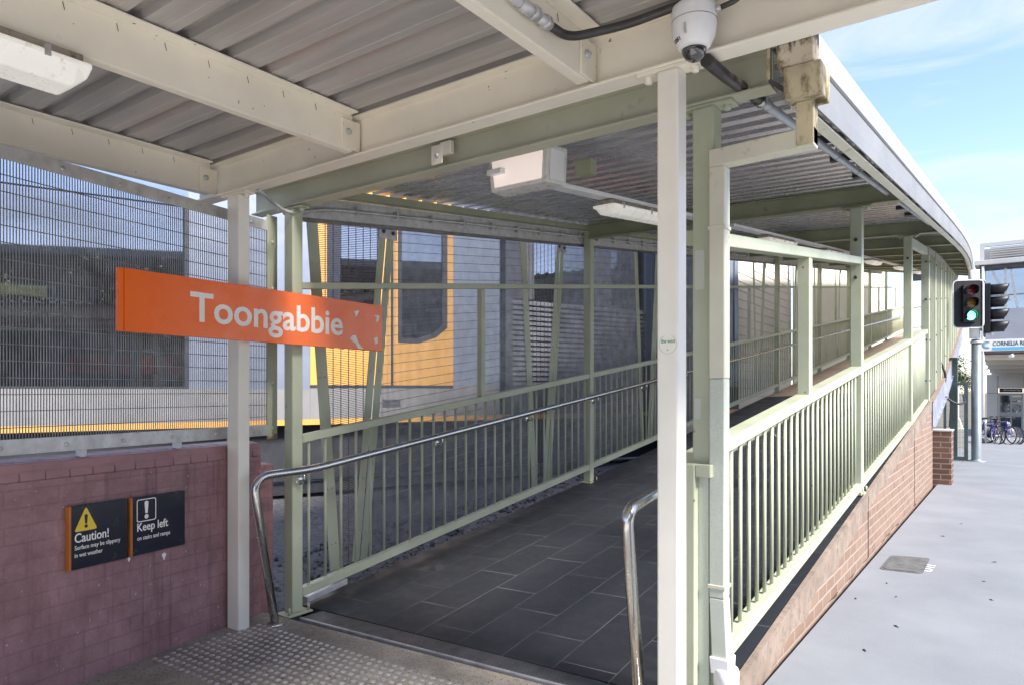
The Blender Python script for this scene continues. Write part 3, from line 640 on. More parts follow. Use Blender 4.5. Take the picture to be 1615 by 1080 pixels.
# ================================================================== CANOPY OVER THE CAMERA
YB = 2.55
cb = thing('canopy_beam', 'long cream steel cross beam carrying the near canopy on two white posts', 'beam', (-2, YB, 2.74))
X0, X1 = -4.43, 0.95
obj('web', MB().box(X0, X1, YB - .006, YB + .006, 2.753, 2.943), 'cream', cb)
obj('bottom_flange', MB().box(X0, X1, YB - .05, YB + .05, 2.740, 2.7525), 'cream', cb, .004)
obj('top_flange', MB().box(X0, X1, YB - .05, YB + .05, 2.9435, 2.955), 'cream', cb, .003)
def rafter(x0, y0, label, yend=2.495):
    t = thing('canopy_rafter', label, 'beam', (x0, 0, 2.755), 'rafters of the near canopy')
    obj('channel', MB().box(x0 - .008, x0, y0, yend - .006, 2.757, 2.95).box(x0 + .0005, x0 + .072, y0, yend - .03, 2.9405, 2.95).box(x0 - .055, x0 - .0085, y0, yend - .006, 2.757, 2.766), 'cream', t, .003)
    obj('cleat', MB().box(x0 + .0005, x0 + .012, yend - .085, yend + .035, 2.762, 2.915), 'cream', t, .002)
    mb = MB().bolt((x0 + .012, yend - .045, 2.85), (1, 0, 0), .017, .014); mb.tube([(x0 + .012, yend - .045, 2.85), (x0 + .032, yend - .045, 2.85)], .008, 8)
    obj('cleat_bolt', mb, 'galv', t)
    mb = MB(); y = yend - .25
    while y > y0: mb.tube([(x0 + .002, y, 2.93), (x0 + .004, y + .006, 2.90)], .0013, 5); y -= .19
    each('wire_tie', mb, 'dark_pipe', t)
rafter(-2.85, -4, 'cream rafter with a dirty light fitting under it')
rafter(-4.205, -4, 'cream rafter along the mesh fence side of the canopy')
rafter(-1.42, -4, 'cream rafter carrying a white conduit near the camera')
# trapezoidal sheeting
mb = MB(); pts = []; y = -4.0
PT = .1925; y0 = 1.355 - PT * 28
for k in range(36):
    a = y0 + k * PT
    pts += [(a - .052, 2.957), (a - .034, 2.995), (a + .004, 2.995), (a + .012, 2.957), (a + .055, 2.957), (a + .058, 2.960), (a + .098, 2.960), (a + .101, 2.957)]
pts = [p for p in pts if p[0] < 2.72]
n = len(pts); vs = [(x, p[0], p[1] + dz) for dz in (0, .003) for x in (-4.6, 1.05) for p in pts]
fs = [(i, i + 1, n + i + 1, n + i) for i in range(n - 1)] + [(2 * n + i, 3 * n + i, 3 * n + i + 1, 2 * n + i + 1) for i in range(n - 1)]
mb.add(vs, fs)
tag(obj('canopy_roof', mb, 'roof'), 'grey ribbed metal sheet roof of the near canopy overhead', 'roof')
tag(obj('canopy_fascia', MB().box(-4.6, 1.05, 2.74, 2.78, 2.93, 3.05), 'gutter', bevel=.004), 'thin metal edge strip along the far side of the near canopy', 'fascia')
# white posts
def white_post(x0, x1, y0, y1, zb, label, capdx):
    t = thing('canopy_post', label, 'post', ((x0 + x1) / 2, (y0 + y1) / 2, zb), 'white posts carrying the near canopy')
    obj('shaft', MB().box(x0, x1, y0, y1, zb, 2.7245), 'post_white', t, .007)
    obj('cap_plate', MB().box((x0 + x1) / 2 - .13, (x0 + x1) / 2 + .13, y0 + .005, y1 - .005, 2.725, 2.7395), 'cream', t, .002)
    mb = MB()
    for s in (-1, 1):
        c = (x0 + x1) / 2 + s * .095; mb.lathe((c, (y0 + y1) / 2, 2.7245), [(.0005, -.022), (.012, -.022), (.014, -.018), (.014, -.006), (.019, -.005), (.019, 0)], 8)
    each('cap_bolt', mb, 'cream', t)
    return t
white_post(-4.060, -3.936, 2.515, 2.595, -.01, 'white square post behind the orange station name sign', 0)
rp = white_post(-1.128, -1.042, 2.502, 2.588, 0, 'tall white square post under the security camera', 0)
obj('sticker_text', text_mb('the west', (-1.111, 2.5018, 1.679), (1, 0, 0), (0, 0, 1), .058, .016, .0006, .006), 'green_text', rp)
mb = MB(); n = 28
for k in range(n):
    if k in (5, 6, 7, 8): continue
    a, b_ = 2 * math.pi * k / n, 2 * math.pi * (k + 1) / n
    q = [(-1.083 + r * math.cos(x), 2.5018, 1.674 + r * math.sin(x)) for r, x in ((.036, a), (.036, b_), (.0353, b_), (.0353, a))]; mb.prism(q, (0, -.0005, 0))
mb.prism([(-1.087, 2.5018, 1.651), (-1.081, 2.5018, 1.651), (-1.084, 2.5018, 1.657)], (0, -.0005, 0))
obj('sticker_outline', mb, 'green_text', rp)
# station name sign
sg = thing('station_sign', 'long orange station name sign fixed to the white and green posts', 'sign', (-3.88, 2.7, 1.79))
SY0, SY1, Z0a, Z1a = 1.795, 3.66, 1.813, 2.152
sl = -.0125      # the sign hangs a little out of level
def sz(y, z): return z + sl * (y - SY0)
obj('panel', MB().slope(-3.895, -3.86, SY0, Z0a, Z1a, -3.895, -3.86, SY1, Z0a - .023, Z1a - .022), 'orange', sg, .0025)
obj('end_cap', MB().box(-3.897, -3.862, SY0 - .03, SY0 - .002, Z0a, Z1a), 'orange', sg, .003)
obj('lettering', text_mb('Toongabbie', (-3.8598, 2.160, 1.842), (0, 1, -.0125), (0, 0, 1), 1.120, .226, .0015, .018), 'lettering', sg)
def tear(name, pts):
    mb = MB().prism([(-3.8597, y, z) for y, z in pts], (.001, 0, 0)); obj(name, mb, 'lettering', sg)
def syz(dy, dz): return (3.30 + dy, 1.80 + dz)
tear('torn_patch', [(3.385, 2.062), (3.41, 2.070), (3.432, 2.072), (3.418, 2.045), (3.40, 2.022), (3.395, 2.038)])
tear('torn_patch', [(3.575, 2.052), (3.60, 2.055), (3.628, 2.052), (3.622, 2.015), (3.60, 2.0), (3.592, 2.02), (3.60, 2.036)])
tear('torn_patch', [(3.345, 1.868), (3.37, 1.892), (3.40, 1.893), (3.415, 1.862), (3.43, 1.835), (3.47, 1.800), (3.42, 1.802), (3.395, 1.838), (3.372, 1.845)])
tear('torn_patch', [(3.575, 1.885), (3.608, 1.892), (3.612, 1.848), (3.585, 1.838)])
each('mounting_bracket', MB().box(-3.935, -3.898, 2.53, 2.57, 1.90, 2.05).box(-3.938, -3.898, 2.94, 2.98, 1.88, 2.03), 'galv', sg)
# canopy light fitting
def batten(name, label, x0, x1, y0, y1, z1, parent_group, drop=.10, sl_=0.0):
    t = thing(name, label, 'light', ((x0 + x1) / 2, (y0 + y1) / 2, z1), parent_group)
    zz = lambda y: z1 + sl_ * (y - y0)
    obj('body', MB().slope(x0 + .03, x1 - .03, y0 + .02, zz(y0) - .035, zz(y0), x0 + .03, x1 - .03, y1 - .02, zz(y1) - .035, zz(y1)), 'dusty', t, .004)
    e = .045; vs = []
    for y, q in ((y0, 1), (y0 + .05, 0), (y1 - .05, 0), (y1, 1)):
        b_ = drop - (.045 if q else 0)
        vs += [(x0, y, zz(y) - .0355), (x1, y, zz(y) - .0355), (x1 + .0, y, zz(y) - .055), (x1 - e, y, zz(y) - b_), (x0 + e, y, zz(y) - b_), (x0, y, zz(y) - .055)]
    mb = MB(); n = 6
    mb.add(vs, [(i * n + k, i * n + (k + 1) % n, (i + 1) * n + (k + 1) % n, (i + 1) * n + k) for i in range(3) for k in range(n)] + [tuple(range(n)), tuple(range(3 * n, 4 * n))])
    obj('diffuser', mb, 'lit_diffuser', t, .008)
    mb = MB()
    for y in (y0 + .15, (y0 + y1) / 2, y1 - .15): mb.box(x0 - .004, x0 + .012, y - .01, y + .01, zz(y) - .06, zz(y) - .02).box(x1 - .012, x1 + .004, y - .01, y + .01, zz(y) - .06, zz(y) - .02)
    each('clip', mb, 'galv', t)
batten('canopy_light', 'dirty white batten light under the near cream rafter', -3.02, -2.79, -.15, 1.185, 2.748, None, .125)
# conduit on the third rafter
mb = MB().tube([(-1.385, -1.0, 2.83), (-1.385, 1.95, 2.83)], .019, 12)
cd = thing('white_conduit', 'white conduit with a metal coupling along the rafter near the camera', 'conduit', (-1.385, 1, 2.83))
obj('pipe', mb, 'pvc', cd)
mb = MB().tube([(-1.385, 1.95, 2.83), (-1.385, 2.06, 2.83)], .0235, 12).tube([(-1.385, 2.02, 2.83), (-1.385, 2.05, 2.83)], .028, 6).tube([(-1.385, 2.06, 2.83), (-1.385, 2.14, 2.83)], .020, 12).tube([(-1.385, 2.10, 2.83), (-1.385, 2.125, 2.83)], .027, 6)
obj('coupling', mb, 'galv', cd)
obj('flexible_tail', MB().tube(fillet([(-1.385, 2.14, 2.83), (-1.385, 2.27, 2.835), (-1.20, 2.40, 2.885), (-1.05, 2.44, 2.915), (-.6, 2.46, 2.925)], .15), .017, 10), 'dark_pipe', cd)

# ================================================================== RAMP ROOF
LB = [2.97, 7.03, 10.66, 13.2, 15.6, 18, 20.4, 22.8, 25.2, 27.6, 30]
desc = ['green beam over the ramp entrance on two green posts', 'dark green beam above the second right hand post', 'dark beam above the third right hand post', 'beam at the start of the closed green panels']
def roof_beam(y, label, mat):
    a, b_ = (xl(y) + .02 if y > 3 else -4.42), xf(y) - .17
    t = thing('roof_beam', label, 'beam', ((a + b_) / 2, y, zbeam((a + b_) / 2, y)), 'cross beams under the ramp roof')
    za, zb_ = zbeam(a, y), zbeam(b_, y); w = .045
    def seg(z0, z1, w_):
        return [(a, y - w_, za + z0), (b_, y - w_, zb_ + z0), (b_, y + w_, zb_ + z0), (a, y + w_, za + z0), (a, y - w_, za + z1), (b_, y - w_, zb_ + z1), (b_, y + w_, zb_ + z1), (a, y + w_, za + z1)]
    obj('web', MB().hexa(seg(.012, .155, .005)), mat, t)
    obj('bottom_flange', MB().hexa(seg(0, .0118, w)), mat, t, .003)
    obj('top_flange', MB().hexa(seg(.1552, .166, w)), mat, t, .003)
    return t
for i, y in enumerate(LB):
    lab = desc[i] if i < 4 else ['fifth', 'sixth', 'seventh', 'eighth', 'ninth', 'tenth', 'eleventh'][i - 4] + ' cross beam from the ramp entrance under the roof'
    roof_beam(y, lab, 'beam_green' if i == 0 else 'green_dark')
# corrugated sheet, lofted between the left edge and the fascia
mb = MB(); NX = 6; rows = []; y = 2.86; k = 0
while y < 33:
    for dy, dz in ((0, 0), (.088, 0), (.102, .034), (.160, .034), (.174, 0)):
        rows.append((y + dy, dz))
    y += .19
vs = []
for (yy, dz) in rows:
    a, b_ = xl(yy) - .12, xf(yy) - .02; za, zb_ = zrl(yy), zrr(yy) - .02
    for i in range(NX + 1):
        t = i / NX; vs.append((a + (b_ - a) * t, yy, za + (zb_ - za) * t - .018 + dz))
m_ = NX + 1; fs = [(j * m_ + i, j * m_ + i + 1, (j + 1) * m_ + i + 1, (j + 1) * m_ + i) for j in range(len(rows) - 1) for i in range(NX)]
mb.add(vs, fs)
ro = obj('ramp_roof', mb, 'corr'); tag(ro, 'dark corrugated metal roof climbing over the ramp', 'roof')
# right hand gutter and fascia
gy = [2.86, 4, 5, 6, 8, 10, 12, 14, 16, 18, 20, 22, 25, 28, 32]
gt = thing('roof_gutter', 'pale box gutter and fascia curving along the right edge of the ramp roof', 'gutter', (-.65, 2.86, 2.6))
def loft(prof_):
    mb = MB(); n = len(prof_); vs = [(xf(y) + dx, y, zrr(y) + dz) for y in gy for dx, dz in prof_]
    return mb.add(vs, [(i * n + k, i * n + (k + 1) % n, (i + 1) * n + (k + 1) % n, (i + 1) * n + k) for i in range(len(gy) - 1) for k in range(n)] + [tuple(range(n)), tuple(range((len(gy) - 1) * n, len(gy) * n))])
obj('gutter_face', loft([(0, -.125), (0, -.01), (-.012, 0), (-.02, 0), (-.02, -.12), (-.125, -.12), (-.125, -.03), (-.13, -.03), (-.13, -.13), (-.01, -.13)]), 'gutter', gt, .002)
obj('lower_fascia', loft([(-.012, -.30), (-.006, -.235), (-.016, -.225), (-.012, -.133), (-.02, -.133), (-.024, -.22), (-.02, -.30)]), 'grey_fascia', gt, .001)
obj('inner_angle', loft([(-.075, -.325), (-.03, -.315), (-.03, -.31), (-.071, -.318), (-.071, -.25), (-.075, -.25)]), 'pipe_cream', gt)
obj('end_box', MB().box(-.752, -.618, 2.765, 2.855, 2.735, 2.90), 'rusty_top', gt, .006)
obj('rain_head', MB().box(-.731, -.596, 2.775, 2.93, 2.615, 2.7345), 'moss', gt, .005)
obj('debris', MB().add([V3((-.748 + .012 * k + random.uniform(-.01, .01), 2.762 + random.uniform(0, .05), 2.885 + random.uniform(0, .045))) + V3(d) for k in range(14) for d in ((0, 0, 0), (.018, .004, .012), (.006, .01, .03))], [(3 * k, 3 * k + 1, 3 * k + 2) for k in range(14)]), 'litter', gt)
# downpipe from the rain head
dp = thing('downpipe', 'square cream downpipe stained with moss on the right green post', 'downpipe', (-1.03, 2.98, .3))
DX0, DX1, DY0, DY1 = -1.068, -1.0, 2.895, 2.965
obj('drop', MB().box(-.700, -.634, DY0 - .06, DY1 - .06, 2.445, 2.614), 'moss', dp, .004)
mb = MB().hexa([(-1.068, DY0 - .0, 2.447), (-.634, DY0 - .06, 2.437), (-.634, DY1 - .06, 2.437), (-1.068, DY1, 2.447), (-1.068, DY0, 2.52), (-.634, DY0 - .06, 2.512), (-.634, DY1 - .06, 2.512), (-1.068, DY1, 2.52)])
obj('offset_pipe', mb, 'pipe_cream', dp, .004)
obj('upper_pipe', MB().box(DX0, DX1, DY0, DY1, 1.55, 2.446), 'pipe_cream', dp, .005)
obj('lower_pipe', MB().box(DX0 + .001, DX1 - .001, DY0 + .001, DY1 - .001, .62, 1.549).hexa([(DX0 + .012, DY0, .36), (DX1 + .012, DY0, .36), (DX1 + .012, DY1, .36), (DX0 + .012, DY1, .36), (DX0 + .001, DY0 + .001, .619), (DX1 - .001, DY0 + .001, .619), (DX1 - .001, DY1 - .001, .619), (DX0 + .001, DY1 - .001, .619)]), 'pipe_grey', dp, .005)
mb = MB()
for z in (2.18, .66): mb.box(DX0 - .004, DX1 + .004, DY0 - .004, DY1 + .004, z, z + .016)
each('joint_band', mb, 'pipe_cream', dp, .002)
obj('adaptor', MB().hexa([(DX0 + .01, DY0 - .006, .30), (DX1 + .02, DY0 - .006, .30), (DX1 + .02, DY1 + .006, .30), (DX0 + .01, DY1 + .006, .30), (DX0 + .004, DY0 - .01, .372), (DX1 + .022, DY0 - .01, .372), (DX1 + .022, DY1 + .01, .372), (DX0 + .004, DY1 + .01, .372)]), 'pvc', dp, .005)
obj('round_pipe', MB().lathe((-1.005, 2.93, -.02), [(.050, 0), (.050, .27), (.053, .272), (.053, .335), (.048, .345), (.0005, .345)], 24), 'pvc', dp)
# galvanised pipe hung under the eave
ys_ = [3.24, 4, 5, 6, 7, 8, 9, 10, 11, 12.3]
def zp(y): return 2.815 + .1165 * (y - 3.24)
gp = thing('eave_pipe', 'galvanised pipe clipped under the right eave of the ramp roof', 'pipe', (-.95, 3.24, 2.8))
obj('pipe', MB().tube([(-.95, y, zp(y)) for y in ys_], .0215, 12), 'pipe_galv', gp)
obj('dark_flexible_end', MB().tube([(-.93, 2.50, 2.712), (-.945, 2.75, 2.748), (-.95, 3.12, 2.80), (-.95, 3.20, 2.811)], .0245, 12), 'dark_pipe', gp)
obj('coupling', MB().tube([(-.95, 3.19, 2.809), (-.95, 3.25, 2.816)], .030, 12), 'steel', gp)
for y in (3.33, 4.2, 4.85, 5.55, 6.4, 7.4, 8.5, 9.7, 11):
    each('pipe_clip', MB().tube([(-.95, y, zp(y) + .0), (-.95, y + .018, zp(y) + .002)], .0245, 12).box(-.953, -.947, y, y + .018, zp(y) + .02, zp(y) + .075), 'galv', gp)
mb = None
for k, y in enumerate((4.55, 5.2, 6.0, 7.8, 8.4, 9.1)):
    z = zrr(y) - .055; o = obj('eave_bracket', MB().box(-1.06, xf(y) - .14, y, y + .05, z - .04, z), 'train_dark', bevel=.002)
    tag(o, 'dark flat bracket under the right eave of the ramp roof', 'bracket', 'dark eave brackets')
# left side eave beam, gutter and conduit
lb = thing('left_eave_beam', 'galvanised eave beam along the left side of the ramp with a thin conduit', 'beam', (-4.05, 3, 2.7))
YE = 31
def lslope(dx0, dx1, z0, z1, y0=3.04, y1=YE):
    return MB().slope(xl(y0) + dx0, xl(y0) + dx1, y0, zrl(y0) + z0, zrl(y0) + z1, xl(y1) + dx0, xl(y1) + dx1, y1, zrl(y1) + z0, zrl(y1) + z1)
obj('galvanised_plate', lslope(-.075, -.06, -.255, -.105), 'galv', lb)
obj('lower_lip', lslope(-.13, -.0755, -.275, -.215), 'wire', lb)
obj('green_purlin', lslope(-.06, .03, -.105, -.05), 'green_dark', lb, .003)
mb = MB().tube(fillet([(-3.80, 2.56, 2.738), (-3.82, 2.62, 2.72), (-3.92, 2.86, 2.66), (xl(3.3) - .04, 3.25, zrl(3.25) - .185), (xl(5) - .04, 5, zrl(5) - .172)], .25) + [(xl(YE) - .04, YE, zrl(YE) - .172)], .0125, 10)
obj('conduit', mb, 'galv', lb)
mb = MB()
for k in range(24):
    y = 3.55 + .42 * k; mb.box(xl(y) - .055, xl(y) - .025, y, y + .012, zrl(y) - .20, zrl(y) - .14)
each('conduit_saddle', mb, 'galv', lb)
# lights and cable tray along the ramp ceiling
def trz(y): return zbeam(-2.42, y) - .004
ct = MB()
for a, b_ in ((3.15, 6.9), (7.15, 12), (12, 30)): ct.slope(-2.47, -2.37, a, trz(a) - .03, trz(a), -2.47, -2.37, b_, trz(b_) - .03, trz(b_))
tag(obj('cable_tray', ct, 'pvc', bevel=.003), 'white cable duct running up the middle of the ramp ceiling', 'cable duct')
ords = ['nearest', 'second', 'third', 'fourth', 'fifth', 'sixth', 'seventh']
for i, y in enumerate((4.45, 8.3, 11.4, 15.4, 19.4, 23.4, 27.4)):
    batten('ramp_light', 'pale batten light under the ramp roof, %s from the entrance' % ords[i], -2.51, -2.33, y, y + 1.25, trz(y) - .035, 'batten lights along the ramp ceiling', .105, .115)
lx = thing('lightbox', 'boxy light fitting with a blank pinkish face under the green entrance beam', 'light', (-2.27, 3.2, 2.6))
def lbx(y0, y1, i0, i1):
    vs = [(-2.50 + i0, y0, 2.845), (-2.085 - i0, y0, 2.845), (-2.095 - i0, y0, 2.642 + i1), (-2.475 + i0, y0, 2.642 + i1)]; return vs
a = lbx(3.20, 0, 0, 0); b_ = [(x, 3.37, z) for x, _, z in [(-2.51, 0, 2.86), (-2.06, 0, 2.86), (-2.07, 0, 2.652), (-2.49, 0, 2.652)]]
obj('housing', MB().add(a + b_, [(0, 1, 2, 3), (7, 6, 5, 4), (0, 4, 5, 1), (1, 5, 6, 2), (2, 6, 7, 3), (3, 7, 4, 0)]), 'diffuser', lx, .006)
obj('blank_face', MB().prism([(x, 3.1985, z) for x, _, z in lbx(0, 0, .028, .022)], (0, -.003, 0)), 'pinkface', lx, .002)
obj('side_strip', MB().prism([(-2.088, 3.225, 2.665), (-2.072, 3.34, 2.670), (-2.066, 3.34, 2.83), (-2.081, 3.225, 2.83)], (.004, .0003, 0)), 'pvc', lx)
obj('hanger', MB().box(-2.03, -1.93, 3.40, 3.47, 2.71, 2.79), 'green_dark', lx)
# cleat and bracket between the two roofs
cl = thing('beam_cleat', 'small cream bolted cleat on the green entrance beam', 'bracket', (-2.60, 2.90, 2.78))
obj('plate', MB().box(-2.66, -2.58, 2.892, 2.90, 2.755, 2.86).box(-2.60, -2.52, 2.895, 2.925, 2.80, 2.87), 'cream', cl, .002)
obj('bolt', MB().bolt((-2.615, 2.892, 2.80), (0, -1, 0), .014, .014), 'galv', cl)
ub = thing('u_bracket', 'rusty steel strap bracket hanging beside the mossy gutter end', 'bracket', (-.82, 2.80, 2.7))
obj('strap', MB().box(-.792, -.780, 2.77, 2.80, 2.70, 2.90).box(-.90, -.7925, 2.77, 2.80, 2.855, 2.862), 'moss', ub, .001)
obj('lower_strap', MB().bar((-.786, 2.785, 2.703), (-.735, 2.80, 2.66), .03, .008), 'dark_pipe', ub)
# ================================================================== RAMP POSTS AND BALUSTRADES
def ramp_post(x0, x1, y0, y1, zb, zt, label, plate=True, bolts=False, cap=True):
    t = thing('ramp_post', label, 'post', ((x0 + x1) / 2, (y0 + y1) / 2, zb), 'green posts of the ramp')
    obj('shaft', MB().box(x0, x1, y0, y1, zb + (.013 if plate else 0), zt), 'green', t, .008)
    cxx, cyy = (x0 + x1) / 2, (y0 + y1) / 2
    if plate:
        obj('base_plate', MB().box(x0 - .015, x1 + .03, y0 - .06, y1 + .06, zb, zb + .0125), 'rust_green', t, .002)
        mb = MB()
        for s in (-1, 1): mb.tube([(x1 + .014, cyy + s * (.5 * (y1 - y0) + .035), zb + .0125), (x1 + .014, cyy + s * (.5 * (y1 - y0) + .035), zb + .06)], .008, 8)
        each('anchor_bolt', mb, 'green', t)
    if cap:
        obj('cap_plate', MB().box(cxx - .125, cxx + .125, y0 + .006, y1 - .006, zt + .001, zt + .0135), 'green' if not bolts else 'green_dark', t, .002)
        mb = MB()
        for s in (-1, 1): mb.lathe((cxx + s * .09, cyy, zt - .0), [(.0005, -.02), (.011, -.02), (.018, -.014), (.018, 0.0005)], 6)
        each('cap_bolt', mb, 'green', t)
    if bolts:
        mb = MB()
        for z in bolts: mb.bolt((cxx, y0, z), (0, -1, 0), .016, .014)
        each('face_bolt', mb, 'train_dark', t)
    return t
LPY = [2.92, 7.03, 11.15, 15.2, 19.3, 23.4, 27.5, 31.6]
lpn = ['left green post at the foot of the ramp behind the orange sign', 'second green post along the left balustrade', 'third green post along the left balustrade', 'fourth post of the left balustrade', 'fifth post of the left balustrade', 'sixth post of the left balustrade', 'seventh post of the left balustrade', 'last visible post of the left balustrade']
for y, nme in zip(LPY, lpn):
    x = xl(y); zb = zfl(y) if y > 3 else -.012
    ramp_post(x - .055, x + .037, y, y + .085, zb, zbeam(x, y) - .016 if y < 3 else zrl(y) - .12, nme, True, False, y < 3)
ramp_post(-1.155, -1.058, 2.93, 3.03, .0, zbeam(-1.1, 2.98) - .016, 'right green post at the foot of the ramp beside the downpipe', False)
for y, nme, bl in ((6.95, 'second green post of the right balustrade', (2.52, 2.86)), (10.60, 'third green post of the right balustrade before the closed panels', (3.25,))):
    x = xr(y); ramp_post(x - .1, x, y, y + .1, zfr(y), zbeam(x, y) - .016, nme, y < 8, bl)
rpost = [o for o in bpy.data.objects if o.get('label', '').startswith('right green post at the foot')][0]
for zc, w0, h0 in ((2.02, .05, .17), (1.42, .035, .09)):
    obj('repaint_patch', MB().prism([(-1.15 + a * w0, 2.9295, zc + b_ * h0) for a, b_ in round_poly([(0.15, -.5), (1, -.5), (1, .5), (.15, .5)], .12)], (0, -.0006, 0)), 'patch_paint', rpost)
# right end stub where the top rail turns down
es = thing('rail_end_frame', 'short green end frame of the right balustrade beside the downpipe', 'post', (-1.14, 2.88, 0))
obj('upright', MB().box(-1.172, -1.118, 2.865, 2.925, 0, 1.185), 'green', es, .006)
obj('head', MB().box(-1.1175, -1.05, 2.867, 2.923, 1.13, 1.185), 'green', es, .004)
obj('infill_plate', MB().box(-1.1175, -1.072, 2.905, 2.925, .02, 1.129), 'pipe_grey', es)
bal_me = {}
def balusters(parent, pts, r=.0105):
    """pts: (x, y, z0, z1). One mesh per length, every baluster a part of its own."""
    L = wpos(parent)
    for x, y, z0, z1 in pts:
        key = round(z1 - z0, 2)
        if key not in bal_me:
            o = obj('baluster', MB().tube([(0, 0, 0), (0, 0, key)], r, 8).lathe((0, 0, 0), [(r * 1.5, 0), (r * 1.25, .005), (r, .009)], 8), 'green', None, 0, (0, 0, 0)); o.parent = parent; o.location = V3((x, y, z0)) - L; bal_me[key] = o
        else: dup(bal_me[key], V3((x, y, z0)) - L, parent)
def left_bay(y0, y1, label, fine=True):
    t = thing('left_balustrade', label, 'balustrade', (xl(y0), y0, zbl(y0)), 'bays of the left green balustrade')
    def rail(z0f, z1f, w0, w1): return MB().slope(xl(y0) + w0, xl(y0) + w1, y0, z0f(y0), z1f(y0), xl(y1) + w0, xl(y1) + w1, y1, z0f(y1), z1f(y1))
    obj('top_rail', rail(lambda y: ztl(y) - .056, ztl, -.025, .032), 'green', t, .006)
    obj('bottom_rail', rail(zbl, lambda y: zbl(y) + .062, -.025, .032), 'green', t, .006)
    obj('mid_rail', rail(lambda y: 2.192 + .1195 * (y - 3.05), lambda y: 2.238 + .1195 * (y - 3.05), -.02, .03), 'green', t, .005)
    ym = (y0 + y1) / 2 - .02
    obj('stub_post', MB().box(xl(ym) - .024, xl(ym) + .029, ym, ym + .055, ztl(ym) + .001, 2.190 + .1195 * (ym - 3.05)), 'green', t, .006)
    n = int(round((y1 - y0) / .1435)); p = [(xl(y) + .003, y, zbl(y) + .060, ztl(y) - .054) for y in (y0 + (k + .5) * (y1 - y0) / n for k in range(n))]
    balusters(t, p)
bays = [(3.008, 7.027)] + [(LPY[i] + .088, LPY[i + 1] - .003) for i in range(1, 7)] + [(31.69, 37.5)]
lab = ['first bay of the left green balustrade, next to the orange sign', 'second bay of the left balustrade, half hidden by the white post', 'third bay of the left balustrade, in front of the cream siding', 'fourth bay of the left balustrade up the ramp', 'fifth bay of the left balustrade up the ramp', 'sixth bay of the left balustrade up the ramp', 'seventh bay of the left balustrade near the top', 'last bay of the left balustrade at the top of the ramp']
for (a, b_), s_ in zip(bays, lab): left_bay(a, b_, s_)
def right_bay(y0, y1, label, ufrm=None):
    t = thing('right_balustrade', label, 'balustrade', (xr(y0), y0, zbr(y0)), 'bays of the right green balustrade')
    def rail(z0f, z1f, w0, w1): return MB().slope(xr(y0) + w0, xr(y0) + w1, y0, z0f(y0), z1f(y0), xr(y1) + w0, xr(y1) + w1, y1, z0f(y1), z1f(y1))
    obj('top_rail', rail(ztr, lambda y: ztr(y) + .066, -.098, -.002), 'green', t, .006)
    obj('bottom_rail', rail(zbr, lambda y: zbr(y) + .06, -.085, 0), 'green', t, .006)
    n = int(round((y1 - y0) / .1435)); p = [(xr(y) - .045, y, zbr(y) + .058, ztr(y) + .002) for y in (y0 + (k + .5) * (y1 - y0) / n for k in range(n))]
    balusters(t, p, .0115)
    return t
rb = right_bay(3.034, 6.947, 'nearest bay of the right green balustrade beside the downpipe')
def zu(y): return 2.268 + .122 * (y - 3.4)
obj('upper_rail', MB().slope(xr(3) - .09, xr(3) - .004, 3.034, zu(3.034) - .066, zu(3.034), xr(6.9) - .09, xr(6.9) - .004, 6.947, zu(6.947) - .066, zu(6.947)), 'green', rb, .006)
obj('stub_post', MB().box(XR - .088, XR - .006, 5.03, 5.115, ztr(5.07) + .06, zu(5.07) - .067), 'green', rb, .006)
right_bay(7.053, 10.597, 'middle bay of the right green balustrade between two tall posts')
right_bay(10.703, 12.86, 'short far bay of the right balustrade ending at the closed panels')
fb = thing('foot_bracket', 'green foot bracket under the second right hand post', 'bracket', (-1.2, 6.9, .55))
obj('block', MB().box(XR - .09, XR + .012, 6.86, 6.95, zfr(6.9) + .001, zbr(6.9) - .002), 'rust_green', fb, .003)
# handrails
def handrail(name, label, pts, brk):
    t = thing(name, label, 'handrail', pts[0])
    obj('tube', MB().tube(fillet(pts, .13, 7), .0265, 18), 'steel', t)
    obj('floor_flange', MB().lathe(pts[0], [(.0005, .018), (.05, .018), (.053, .015), (.055, 0), (.0005, 0)], 24), 'steel', t)
    mb = MB()
    for p, q in brk: mb.tube(fillet([p, (p[0], p[1] + .004, p[2] - .06), (q[0] * .5 + p[0] * .5, p[1] + .03, p[2] - .075), q], .03, 4), .0065, 8)
    each('bracket', mb, 'steel', t)
    mb = MB()
    for p, q in brk: d = (V3(q) - V3(p)); d.z = 0; d.y = 0; mb.lathe(q, [(.0005, .004), (.03, .004), (.034, 0), (.0005, 0)], 14, -d)
    each('rosette', mb, 'steel', t)
def zh(y): return .968 + .1175 * (y - 3.02)
hp = [(-3.838, 2.715, 0), (-3.846, 2.555, .962), (-3.862, 3.02, .968), (xl(9) + .12, 9, zh(9)), (xl(22) + .12, 22, zh(22)), (xl(36) + .12, 36, zh(36))]
bk = [((xl(y) + .12, y, zh(y) - .012), (xl(y) + .034, y + .03, zh(y) - .07)) for y in (2.95, 4.35, 5.7, 7.06, 8.4, 9.8, 11.2)]
handrail('left_handrail', 'stainless tube handrail climbing along the left green balustrade', hp, bk)
def zh2(y): return 1.03 + .126 * (y - 2.74)
hp = [(-1.335, 2.80, .045), (-1.30, 2.585, 1.005), (-1.30, 2.74, 1.03), (-1.30, 3.2, zh2(3.2)), (xr(8) - .155, 8, zh2(8)), (xr(12.8) - .155, 12.8, zh2(12.8))]
bk = [((-1.30, y, zh2(y) - .012), (-1.232, y + .02, zh2(y) - .09)) for y in (3.45, 4.7, 5.95, 7.2, 8.5, 9.8)]
handrail('right_handrail', 'bronze toned tube handrail end beside the tall white post', hp, bk)

